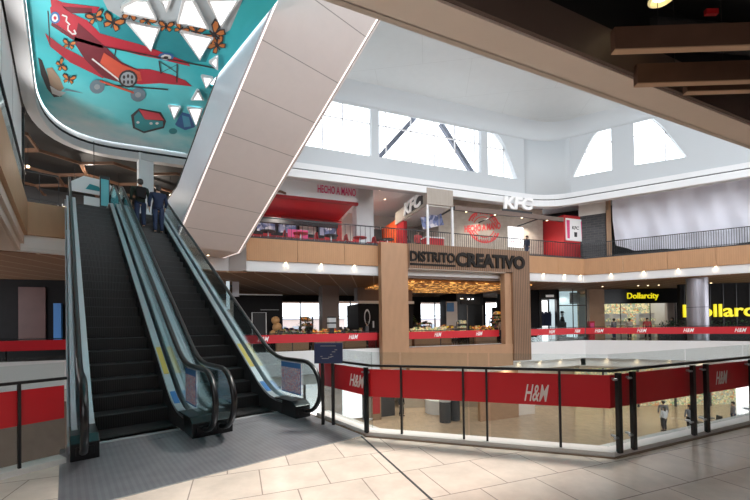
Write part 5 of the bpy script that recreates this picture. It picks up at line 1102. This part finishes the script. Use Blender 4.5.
# shops on the right of the lower level
t = thing('lit_shop_window', 'lit shop windows with goods at the right of the lower level', 'shop window', FR_W, 22.5, 32, -5.9)
wb(t, -5, 9, .5, .7, 0, 3.4, 'goods_bright', 'stocked_wall'); wb(t, -5, 9, -.2, .7, 3.4, 4.2, 'b1_wall', 'header')
for x in (-3, 0, 3.2, 6.2): wb(t, x, x+.15, -.1, 0, 0, 3.4, 'charcoal', 'mullion')
struct('wall_lower_right', MB().box(-6, 24, 33, 33.2, -5.9, -1.7, 'b1_wall'), FR_W, 8, 0)
def cafe_set(label, x, y, z, fr=FR_W, group='cafe tables on the lower level', m='charcoal'):
    t = thing('cafe_table', label, 'table', fr, x, y, z, group=group)
    MB().cyl(0, 0, .72, .76, .42, m, n=20).obj('tabletop', t); MB().cyl(0, 0, .02, .72, .04, 'steel').obj('pedestal', t); MB().cyl(0, 0, 0, .03, .25, 'steel').obj('base', t); return t
cafe_set('round dark table on the lower level behind the right-hand pair of shoppers', 22.6, 25.4, -5.9); cafe_set('round dark table at the right edge of the lower level', 25.8, 25.4, -5.9)
def chair(label, x, y, z, rot, fr, group, m='red', proto=[None, None]):
    i = 0 if m == 'red' else 1
    if proto[i] is None:
        t = thing('cafe_chair', label, 'chair', fr, x, y, z, rot, group); proto[i] = t
        MB().box(-.21, .21, -.21, .21, .43, .47, m).obj('seat', t, bevel=.012)
        b = MB(); b.add([(-.2, .19, .47), (.2, .19, .47), (.22, .26, .85), (-.22, .26, .85), (-.2, .22, .47), (.2, .22, .47), (.22, .29, .85), (-.22, .29, .85)], [(0, 1, 2, 3), (4, 7, 6, 5), (0, 4, 5, 1), (3, 2, 6, 7), (0, 3, 7, 4), (1, 5, 6, 2)], m); b.obj('backrest', t)
        for sx_ in (-1, 1):
            for sy_ in (-1, 1): MB().tube([(.18*sx_, .18*sy_, .43), (.21*sx_, .21*sy_, 0)], .014, 'steel' if m == 'red' else 'black_metal', n=6).obj('leg', t)
        return t
    t = copy_tree(proto[i]); xy = w2(fr, x, y); t.location = (*xy, z); t.rotation_euler = (0, 0, R(fr[2])+rot); t['label'] = label; t['group'] = group; return t
n_ = 0
for i, a in enumerate((-5.8, -4.0, -2.2, -.4, 1.4)):
    lab = 'red food court table, %s from the left along the upper left railing' % ORD[i]
    cafe_set(lab, a, 1.35, 6.1, FR_F, 'tables of the upper food court', 'red' if i % 2 else 'charcoal')
    for dx, dy, rt, nm in ((-.6, 0, PI/2, 'left side'), (.6, 0, -PI/2, 'right side'), (0, .6, 0, 'far side')):
        chair('red chair on the %s of the %s upper food court table' % (nm, ORD[i]), a+dx, 1.35+dy, 6.1, rt, FR_F, 'red chairs of the upper food court'); n_ += 1
for i, (x, y, r_) in enumerate(((22.0, 25.4, PI/2), (23.2, 25.4, -PI/2), (25.2, 25.4, PI/2), (26.4, 25.4, -PI/2))):
    chair(['black chair left of the lower level table behind the shoppers', 'black chair right of the lower level table behind the shoppers', 'black chair left of the lower level edge table', 'black chair right of the lower level edge table'][i], x, y, -5.9, r_, FR_W, 'black chairs of the lower level', 'charcoal')
# magenta menu stand among the red chairs
solo('pink_counter_sign', MB().box(-4.6, -3.4, 2.3, 2.38, 6.5, 7.3, 'magenta').box(-4.5, -4.4, 2.3, 2.38, 6.1, 6.5, 'charcoal').box(-3.6, -3.5, 2.3, 2.38, 6.1, 6.5, 'charcoal'), 'pink menu board standing among the red food court chairs', 'sign', FR_F)

# ================================================================== OVERHEAD NEAR CEILING
FR_B = (0, 0, 2.5)
for i, (x, y, z) in enumerate(((2.34, 3.72, 4.22), (2.95, 4.3, 4.24), (3.67, 4.5, 4.25))):
    t = thing('ceiling_beam', ['long hanging timber beam, topmost of the three overhead', 'hanging timber beam, middle one of the three overhead', 'hanging timber beam, lowest and shortest of the three overhead'][i], 'ceiling beam', (0, 0, -1.5), x, y, z, group='hanging timber beams')
    MB().box(0, 9, 0, .07, 0, .22, 'beam_wood').obj('plank', t); MB().box(0, 9, .0, .07, -.012, 0, 'beam_edge').obj('bottom_edge', t, label='pale bottom edge')
    for xx in (.45, 1.9, 4, 7): MB().tube([(xx, .035, .22), (xx, .035, 5.45-z)], .003, 'charcoal', n=5).obj('hanging_wire', t)
t = thing('track_spotlight', 'round black ceiling spotlight with glowing yellowish rim at the top edge', 'spotlight', FR_W, 3.10, 3.88, 4.90)
m = MB(); n = 24
for j, (r0, z0, r1, z1, mm) in enumerate(((.13, .02, .13, .3, 'rubber'), (.13, .02, .105, 0, 'brass_ring'), (.105, 0, .08, .04, 'brass_ring'))):
    if mm not in MATS: mat(mm, (.75, .62, .3), .3, metal=.6, emit=.6)
    m.add([(r*math.cos(2*PI*i/n), r*math.sin(2*PI*i/n), z) for r, z in ((r0, z0), (r1, z1)) for i in range(n)], [(i, (i+1) % n, n+(i+1) % n, n+i) for i in range(n)], mm)
m.obj('housing', t, smooth=True); MB().cyl(0, 0, .04, .05, .082, 'led_warm', n=20).obj('lens', t, label='glowing lens'); MB().cyl(0, 0, .3, .55, .02, 'rubber').obj('stem', t)
solo('ceiling_track', MB().box(2.2, 5.0, 3.83, 3.89, 5.38, 5.45, 'charcoal'), 'black lighting track on the dark ceiling', 'lighting track')
solo('ceiling_duct', MB().tube([(3.2, 4.6, 5.15), (8.5, 5.2, 5.15)], .16, 'charcoal', n=14).tube([(3.9, 3.9, 5.0), (4.35, 3.9, 5.3)], .02, 'grey'), 'dark round duct under the black ceiling above the beams', 'duct')
solo('exit_box', MB().box(3.95, 4.09, 4.3, 4.34, 5.1, 5.16, 'red_film'), 'small red plate on the dark duct', 'plate')
# left gallery downlights and fascia downlights
def downlight(fr, a, b, z, label, group, power, col=(1, .74, .46), spot=True, proto=[None]):
    x, y = w2(fr, a, b)
    if proto[0] is None:
        t = thing('downlight', label, 'downlight', fr, a, b, z, group=group); proto[0] = t
        MB().cyl(0, 0, -.02, .0, .085, 'steel', n=16).obj('ring', t); MB().cyl(0, 0, -.032, -.02, .055, 'led_warm', n=16).obj('lens', t, label='glowing lens')
    else:
        t = copy_tree(proto[0]); t.location = (x, y, z); t.rotation_euler = (0, 0, R(fr[2])); t['label'] = label; t['group'] = group
    if power:
        l = bpy.data.lights.new('downlight_lamp', 'SPOT'); l.energy = power; l.color = col; l.spot_size = R(130); l.spot_blend = 1; l.shadow_soft_size = .04
        o = bpy.data.objects.new('downlight_lamp', l); C.objects.link(o); o.location = (x, y, z-.05)
    return t
for i, a in enumerate([-6.92+1.9*k for k in range(1, 4)]): downlight(FR_F, a, -.05, 4.915, 'downlight under the upper wood fascia, %s one right of the upper escalator' % ORD[i], 'upper fascia downlights', 7)
for i, a in enumerate((12.55, 14.48, 16.0)): downlight(FR_F, a, -.05, 4.915, 'glowing downlight under the upper wood fascia, %s right of the portal' % ORD[i], 'upper fascia downlights', 7)
for i, a in enumerate((1.69, 3.58, 5.43, 7.3, 9.2)): downlight(FR_R, a, -.05, 4.915, 'glowing downlight under the upper wood fascia, %s right of the gallery corner' % ORD[i], 'upper fascia downlights', 7)
for i, a in enumerate([3.06+1.87*k for k in range(7)]): downlight(FR_F, a, .22, -1.15, 'glowing downlight under the white lower fascia, %s from the left' % ORD[i], 'lower fascia downlights', 5)
for i, a in enumerate((1.33, 3.12, 4.9, 6.51)): downlight(FR_R, a, .22, -1.15, 'glowing downlight under the white lower fascia, %s right of the corner' % ORD[i], 'lower fascia downlights', 5)
for i, t_ in enumerate((10.3, 11.5, 12.8, 14.2)): downlight(FR_E, -1.25, t_, 4.9-.02, 'warm downlight under the left wood fascia, %s from the camera' % ORD[i], 'left gallery downlights', 8)
for i, s_ in enumerate((3.7, 4.5, 5.3)): downlight(FR_E, s_, 18.3, 4.9, 'warm downlight beside the foot of the upper escalator, %s of three' % ORD[i], 'downlights by the upper escalator', 14) if False else None
for i, (a, b) in enumerate(((.3, 4.2), (1.6, 3.0), (1.2, 6.0), (2.6, 4.6), (4.2, 1.6), (4.5, 3.4))):
    downlight(FR_F, a, b, 10.58 if i < 4 else 9.11, ['ceiling light of the upper gallery above the grey pillar', 'ceiling light of the upper gallery nearest the slanted white sign letters', 'ceiling light of the upper gallery deep behind the pillar', 'ceiling light of the upper gallery before the orange partition', 'soffit light of the chicken shop nearest the railing', 'soffit light deeper inside the chicken shop'][i], 'upper gallery ceiling lights', 30, (1, .93, .85))
for i, a in enumerate((6.2, 8.4, 10.6, 12.8)): downlight(FR_F, a, -.2, 8.61, 'small canopy light above the stamped stone wall, %s from the left' % ORD[i], 'canopy lights', 6, (1, .93, .85))
for i, (x, y) in enumerate(((20.9, 29.3), (21.6, 29.2), (22.3, 29.0), (25.5, 28), (18.2, 29.5))): downlight(FR_W, x, y, 4.32, 'small bright ceiling light before the first yellow sign, %s of five' % ORD[i], 'ceiling lights before the yellow signs', 15, (1, .85, .65))
for i, (x, y) in enumerate(((5.7, 19.2), (7.1, 19.2))):
    downlight(FR_T, x, y, 5.17, 'warm downlight in the flat foot of the upper escalator, %s of two' % ORD[i], 'downlights at the foot of the upper escalator', 8)
# ---- busier market floor in front of the bright windows
def rack(label, a, b, w, h, m, lean=0):
    t = thing('display_rack', label, 'display rack', FR_F, a, b, 0, group='display racks on the market floor')
    f = MB()
    for x in (-w/2, w/2): f.box(x-.03, x+.03, -.03, .03, 0, h, 'charcoal').box(x-.03, x+.03, .3, .36, 0, h, 'charcoal')
    n = int(h/.38)
    for i in range(1, n+1): f.box(-w/2, w/2, -.03, .36, i*.38-.04, i*.38-.01, 'counter_wood')
    f.obj('frame', t)
    for i in range(1, n+1): shelf_goods(t, -w/2+.04, w/2-.04, 0, .33, i*.38-.01, m, hmax=.3)
    return t
rack('wide rack of dark goods under the left bright window', -3.6, 9.8, 1.6, 1.5, 'goods'); rack('tall narrow rack beside the timber column, left side', -2.5, 8.2, .9, 2.2, 'goods_fruit')
rack('dark goods rack under the window right of the timber column', .4, 8.5, 1.2, 1.5, 'goods'); rack('goods rack before the left window inside the portal', 7.5, 8.2, 1.5, 1.6, 'goods')
rack('low rack of bright goods inside the portal', 9.3, 7.2, 1.3, 1.3, 'goods_fruit'); rack('rack at the foot of the glossy black tower', 10.6, 7.0, .8, 1.7, 'goods_bright'); rack('dark rack before the right window inside the portal', 14.7, 7.6, 1.3, 1.9, 'goods')
plant('small leafy plant inside the portal before the left window', FR_F, 6.2, 7.6, 0, 2.3, .5, n=90)
for i, (a, b, lb) in enumerate(((-1.0, 8.4, 'square black lamp head hanging before the column'), (4.9, 6.2, 'square lamp head hanging inside the portal, left'), (9.2, 5.0, 'square lamp head hanging inside the portal, right'))):
    solo('hanging_lamp', MB().tube([(0, 0, 4.33), (0, 0, 3.7)], .012, 'rubber').box(-.12, .12, -.12, .12, 3.5, 3.7, 'rubber').box(-.08, .08, -.08, .08, 3.48, 3.5, 'led_warm'), lb, 'hanging lamp', FR_F, a, b)
# buildings across the street, seen through the far windows
mat('street_pale', (.50, .42, .40), .8, var=.05); mat('street_grey', (.30, .34, .40), .7)
for i, (a, w, h, m_) in enumerate(((-14, 12, 2.2, 'street_pale'), (3, 14, 2.6, 'street_pale'), (22, 14, 2.4, 'street_pale'))):
    t = thing('street_building', 'pale low building outside the far windows, %s from the left' % ORD[i], 'building', FR_F, a, 42, 0, group='buildings outside the far windows')
    MB().box(-w/2, w/2, 0, 6, -6, h, m_).box(-w/2-.2, w/2+.2, -.2, 6, h, h+.2, 'street_grey').obj('wall', t)
    for k in range(int(w/2.2)): MB().box(-w/2+.6+k*2.2, -w/2+1.8+k*2.2, -.05, 0, .2, 1.5, 'street_grey').obj('window', t)
# ================================================================== PEOPLE
def skin_mesh(name, verts, edges, mname, root=0, sub=1):
    me = bpy.data.meshes.new(name); me.from_pydata([v[:3] for v in verts], edges, []); o = bpy.data.objects.new(name, me); C.objects.link(o)
    sk = o.modifiers.new('s', 'SKIN'); sk.use_smooth_shade = True
    for i, v in enumerate(verts):
        r = v[3]; d = me.skin_vertices[0].data[i]; d.radius = (r, v[4] if len(v) > 4 else r); d.use_root = (i == root)
    o.modifiers.new('u', 'SUBSURF').levels = sub
    dg = bpy.context.evaluated_depsgraph_get(); dg.update()
    out = bpy.data.meshes.new_from_object(o.evaluated_get(dg)); bpy.data.objects.remove(o)
    out.materials.clear(); out.materials.append(MATS[mname])
    for p in out.polygons: p.use_smooth = True; p.material_index = 0
    n = bpy.data.objects.new(name, out); C.objects.link(n); return n
def person(label, fr, x, y, z, rot, top, legs, hair='hair', h=1.75, step=.0, armL=0, armR=0, bag=None, long_hair=False, group=None, fingers=False, skirt=False):
    """faces local +y"""
    k = h/1.75; t = thing('person', label, 'person', fr, x, y, z, rot, group=group)
    def S(L): return [tuple(c*k for c in v) for v in L]
    def arm(sd, f):                     # f: forward lift of the forearm 0..1
        sx = sd*.21; el = (sd*.27, .02+.05*f, 1.14); wr = (sd*(.27-.06*f), .06+.26*f, .90+.22*f); hd = (wr[0], wr[1]+.02+.06*f, wr[2]-.07+.06*f)
        return (sx, 0, 1.42), el, wr, hd
    aL, aR = arm(-1, armL), arm(1, armR); st = step
    fL, fR = (-.10, .22*st, 0), (.10, -.22*st, 0)
    kL, kR = (-.10, .13*st+.02, .5), (.10, -.08*st+.03, .5)
    V = [(0, 0, .95, .11, .09), (0, .0, 1.15, .105, .08), (0, 0, 1.36, .13, .085), (0, .0, 1.47, .07, .065), (0, .015, 1.54, .052, .055), (0, .02, 1.63, .075, .09), (0, .015, 1.70, .06, .075),
         (-.10, 0, .88, .095), (*kL, .062), (fL[0], fL[1]-.02, .10, .042), (fL[0], fL[1]+.12, .03, .035),
         (.10, 0, .88, .095), (*kR, .062), (fR[0], fR[1]-.02, .10, .042), (fR[0], fR[1]+.12, .03, .035)]
    E_ = [(0, 1), (1, 2), (2, 3), (3, 4), (4, 5), (5, 6), (0, 7), (7, 8), (8, 9), (9, 10), (0, 11), (11, 12), (12, 13), (13, 14)]
    for a in (aL, aR):
        n = len(V); V += [(*a[0], .055), (*a[1], .04), (*a[2], .028), (*a[3], .034, .02)]; E_ += [(2, n), (n, n+1), (n+1, n+2), (n+2, n+3)]
        if fingers:
            hx, hy, hz = a[3]; sg = 1 if hx > 0 else -1
            for q, (dy, L) in enumerate(((-.024, .055), (-.008, .068), (.008, .072), (.024, .06))):
                m_ = len(V); V += [(hx, hy+dy, hz-.035, .009), (hx-sg*.012, hy+dy, hz-.035-L*.6, .008), (hx-sg*.025, hy+dy, hz-.035-L, .007)]; E_ += [(n+3, m_), (m_, m_+1), (m_+1, m_+2)]
            m_ = len(V); V += [(hx-sg*.01, hy+.045, hz+.0, .010), (hx-sg*.02, hy+.06, hz-.035, .009)]; E_ += [(n+3, m_), (m_, m_+1)]
    skin_mesh('body', S(V), E_, 'skin').parent = t
    V = [(0, 0, .86, .185, .14), (0, 0, .98, .17, .13), (0, .0, 1.15, .158, .125), (0, 0, 1.36, .185, .13), (0, 0, 1.455, .09, .08)]; E_ = [(0, 1), (1, 2), (2, 3), (3, 4)]
    for a in (aL, aR):
        n = len(V); w = tuple(a[1][i]*.1+a[2][i]*.9 for i in range(3)); V += [(*a[0], .075), (*a[1], .056), (*w, .042)]; E_ += [(3, n), (n, n+1), (n+1, n+2)]
    skin_mesh('jacket', S(V), E_, top).parent = t
    V = [(0, 0, 1.0, .15, .12), (-.10, 0, .86, .112), (kL[0], kL[1], .5, .08), (fL[0], fL[1]-.02, .09, .062), (.10, 0, .86, .112), (kR[0], kR[1], .5, .08), (fR[0], fR[1]-.02, .09, .062)]
    skin_mesh('trousers', S(V), [(0, 1), (1, 2), (2, 3), (0, 4), (4, 5), (5, 6)], legs).parent = t
    for f in (fL, fR):
        m = MB().ball(f[0]*k, (f[1]+.05)*k, .045*k, .052*k, .14*k, .05*k, 'rubber'); m.obj('shoe', t, smooth=True)
    hm = MB().ball(0, -.012*k, 1.685*k, .094*k, .112*k, .082*k, hair, n=14, k=8)
    if long_hair: hm.ball(0, -.07*k, 1.55*k, .085*k, .05*k, .17*k, hair, n=10)
    else: hm.ball(0, -.04*k, 1.63*k, .092*k, .085*k, .095*k, hair)
    hm.obj('hair', t, smooth=True)
    fc = MB().ball(0, .115*k, 1.62*k, .013*k, .018*k, .022*k, 'skin', n=6, k=4)
    for sx in (-1, 1): fc.ball(sx*.085*k, .015*k, 1.62*k, .012*k, .02*k, .028*k, 'skin', n=6, k=4)
    fc.obj('face_features', t, smooth=True)
    ey = MB()
    for sx in (-1, 1): ey.ball(sx*.03*k, .098*k, 1.64*k, .01*k, .008*k, .007*k, 'rubber', n=6, k=4)
    ey.box(-.022*k, .022*k, .098*k, .106*k, 1.577*k, 1.582*k, 'deep_red'); ey.obj('eyes_and_mouth', t)
    if bag: MB().box(-.15*k, .15*k, -.27*k, -.12*k, 1.02*k, 1.42*k, bag).obj('backpack', t, bevel=.04*k)
    return t
def zstep(t_): return (math.floor((t_-6.1)/.385)*.385 + 6.1 - TS + .1)*SL
for s_, t_, kw in ((2.10, 15.45, dict(top='olive_cloth', legs='denim', bag='near_black', armL=.3, armR=.2, h=1.76)), (2.60, 15.05, dict(top='navy_cloth', legs='denim', armL=.1, armR=.45, h=1.76))):
    n_ = round((t_-6.3)/.385); ty = 6.1+.2+n_*.385; zz = max(0, (6.1+n_*.385-TS)*SL+.02)
    person('man in dark green jacket with black backpack riding the right escalator' if 'bag' in kw else 'man in navy jacket and jeans standing right of the backpack man', FR_E, s_, ty-.03, zz, 0, fingers=True, **kw)
mat('shirt_white', (.6, .6, .62), .8); mat('shirt_red', (.5, .08, .08), .8); mat('skirt_black', (.02, .02, .025), .8); mat('shirt_grey', (.18, .18, .2), .8); mat('shirt_tan', (.5, .42, .35), .8)
person('person in dark cap walking along the upper gallery before the poster', FR_F, 12.3, 1.2, 6.1, R(90), 'navy_cloth', 'denim', step=.8, h=1.72)
person('person in red uniform behind the corner shop counter', FR_F, 4.1, 2.4, 6.1, R(180), 'shirt_red', 'skirt_black')
person('person in dark clothes at the corner shop entrance', FR_F, 4.0, 4.0, 6.1, R(150), 'shirt_grey', 'skirt_black')
person('person in black walking on the lower level walkway, right one of two', FR_F, 4.9, 7.4, -5.9, R(200), 'skirt_black', 'skirt_black', step=.5, long_hair=True)
person('slim person in grey on the lower level walkway, left one of two', FR_F, 3.95, 9.0, -5.9, R(30), 'shirt_grey', 'shirt_tan', step=.3)
person('shopper with white top among the trio on the lower level, left one', FR_W, 19.3, 24.9, -5.9, R(10), 'shirt_white', 'skirt_black', long_hair=True, h=1.65)
person('shopper in dark jacket in the middle of the lower level trio', FR_W, 20.1, 26.0, -5.9, R(-20), 'shirt_grey', 'skirt_black', h=1.8)
person('shopper in grey top and black trousers, right one of the lower level trio', FR_W, 21.0, 24.9, -5.9, R(0), 'shirt_grey', 'skirt_black', long_hair=True, h=1.72)
person('person standing at the far right table on the lower level', FR_W, 24.6, 25.6, -5.9, R(60), 'shirt_grey', 'denim')
person('person in light shirt before the first bargain store, second from the left', FR_W, 21.3, 31.0, 0, R(0), 'shirt_tan', 'skirt_black')
person('person in dark red at the first bargain store entrance', FR_W, 22.5, 30.6, 0, R(160), 'shirt_red', 'skirt_black', step=.5)
person('person in black leaning by the first bargain store, rightmost', FR_W, 24.9, 31.0, 0, R(30), 'skirt_black', 'skirt_black', long_hair=True)
person('person in grey at the left end of the first bargain store', FR_W, 20.2, 31.3, 0, R(20), 'shirt_grey', 'denim')
t = thing('dark_buggy', 'rounded dark stroller parked before the first bargain store', 'stroller', FR_W, 26.1, 30.6, 0)
MB().ball(0, 0, 1.05, .55, .4, .42, 'rubber', n=14).obj('hood', t, smooth=True); MB().box(-.35, .35, -.3, .3, .4, .75, 'charcoal').obj('basket', t, bevel=.05)
for x in (-.4, .4): MB().tube([(x+.14*math.cos(2*PI*i/12), -.2, .15+.14*math.sin(2*PI*i/12)) for i in range(13)], .02, 'rubber').obj('wheel', t)
MB().tube([(-.5, .2, .9), (-.75, .4, 1.15)], .02, 'steel').obj('handle', t); MB().tube([(-.4, -.2, .15), (0, 0, .5), (.4, -.2, .15)], .02, 'steel').obj('frame', t)

# ================================================================== LIGHT
world = bpy.data.worlds.new('daylight'); bpy.context.scene.world = world; world.use_nodes = True
nt = world.node_tree; bg = nt.nodes['Background']; bg.inputs[0].default_value = (.93, .96, 1.0, 1); bg.inputs[1].default_value = 2.6
def lamp(x, y, z, e, col=(1, .9, .78), r=.12, kind='POINT'):
    l = bpy.data.lights.new('ceiling_or_fill_lamp', kind); l.energy = e; l.color = col; l.shadow_soft_size = r
    if kind == 'SPOT': l.spot_size = R(150); l.spot_blend = .5
    o = bpy.data.objects.new('ceiling_or_fill_lamp', l); C.objects.link(o); o.location = (x, y, z); return o
# interior lamps of the shops and galleries
for a, b, e in ((-12, 3, 30), (-9, 1.5, 60), (-5, 3, 60), (0, 9, 40), (4.5, 6, 50), (8, 7, 60), (14, 7, 40)):
    x, y = w2(FR_F, a, b); lamp(x, y, 4.2, e, kind='SPOT')
for x, y, e in ((15.1, 33.0, 40), (17.1, 33, 40), (21.5, 34, 170), (25, 34, 170), (22, 28.5, 25)): lamp(x, y, 4.0, e, kind='SPOT')
for a, b, e in ((-8, 3, 250), (-2, 4, 250), (4, 5, 250), (8, 9, 300), (12, 3, 80), (16, 6, 200)):
    x, y = w2(FR_F, a, b); lamp(x, y, -1.85, e, kind='SPOT')
for x, y, e in ((20, 28, 180), (25, 28, 180)): lamp(x, y, -1.85, e, kind='SPOT')
for a, b, e in ((-5, 4.5, 140), (-1, 5.5, 200), (1.7, 4.6, 260), (4.3, 2.6, 80), (9, 1.6, 120), (13, 1.6, 120)):
    x, y = w2(FR_F, a, b); lamp(x, y, 10.4 if a > -1.5 and a < 4 else 9.0, e, kind='SPOT')
for s_, t_, e in ((-2, 21, 30), (1, 23, 45), (4, 24, 45), (-5, 14, 40)): x, y = w2(FR_E, s_, t_); lamp(x, y, 9.0, e)
for t_ in (5, 9, 13, 16):  # unseen spots added above the left handrail to brighten the mural
    x, y = w2(FR_E, -1.05, t_); o = lamp(x, y, 7.2, 230, (1, .98, .95), .1, 'SPOT'); o.rotation_euler = Vector((.9, .35, .75)).to_track_quat('-Z', 'Y').to_euler(); o.data.spot_size = R(110)
# daylight: low bright sun through the open skylight
sun = bpy.data.lights.new('sun', 'SUN'); sun.energy = 2.9; sun.angle = R(10); sun.color = (1, .93, .86)
so = bpy.data.objects.new('sun', sun); C.objects.link(so); so.rotation_euler = Vector((-6, -5, -15)).to_track_quat('-Z', 'Y').to_euler()

# ================================================================== CAMERA
cam = bpy.data.cameras.new('camera'); co = bpy.data.objects.new('camera', cam); C.objects.link(co)
th, ro = R(.7), R(.86)
f = Vector((0, math.cos(th), math.sin(th))); u0 = Vector((0, -math.sin(th), math.cos(th))); r0 = Vector((1, 0, 0))
r = math.cos(ro)*r0 - math.sin(ro)*u0; u = math.sin(ro)*r0 + math.cos(ro)*u0
M = Matrix(((r.x, u.x, -f.x, 0), (r.y, u.y, -f.y, 0), (r.z, u.z, -f.z, 1.5), (0, 0, 0, 1)))
co.matrix_world = M; cam.sensor_width = 36; cam.lens = 370/750*36; cam.shift_y = (320.5-250)/750; cam.clip_start = .05; cam.clip_end = 300
sc = bpy.context.scene; sc.camera = co
sc.view_settings.view_transform = 'Standard'; sc.view_settings.look = 'None'; sc.view_settings.exposure = .55; sc.view_settings.gamma = 1
sc.cycles.max_bounces = 8; sc.cycles.transparent_max_bounces = 24; sc.cycles.diffuse_bounces = 5; sc.cycles.use_denoising = True; sc.cycles.sample_clamp_indirect = 6
person('customer in dark clothes standing before the left bright window', FR_F, -2.6, 6.9, 0, R(140), 'skirt_black', 'denim', long_hair=True)
person('customer in grey before the window right of the timber column', FR_F, 1.1, 4.6, 0, R(60), 'shirt_grey', 'skirt_black')
person('customer in black inside the portal before the left window', FR_F, 5.0, 7.0, 0, R(30), 'skirt_black', 'denim')
person('customer in pale shirt inside the portal beside the black tower', FR_F, 14.0, 6.2, 0, R(-40), 'shirt_tan', 'denim')
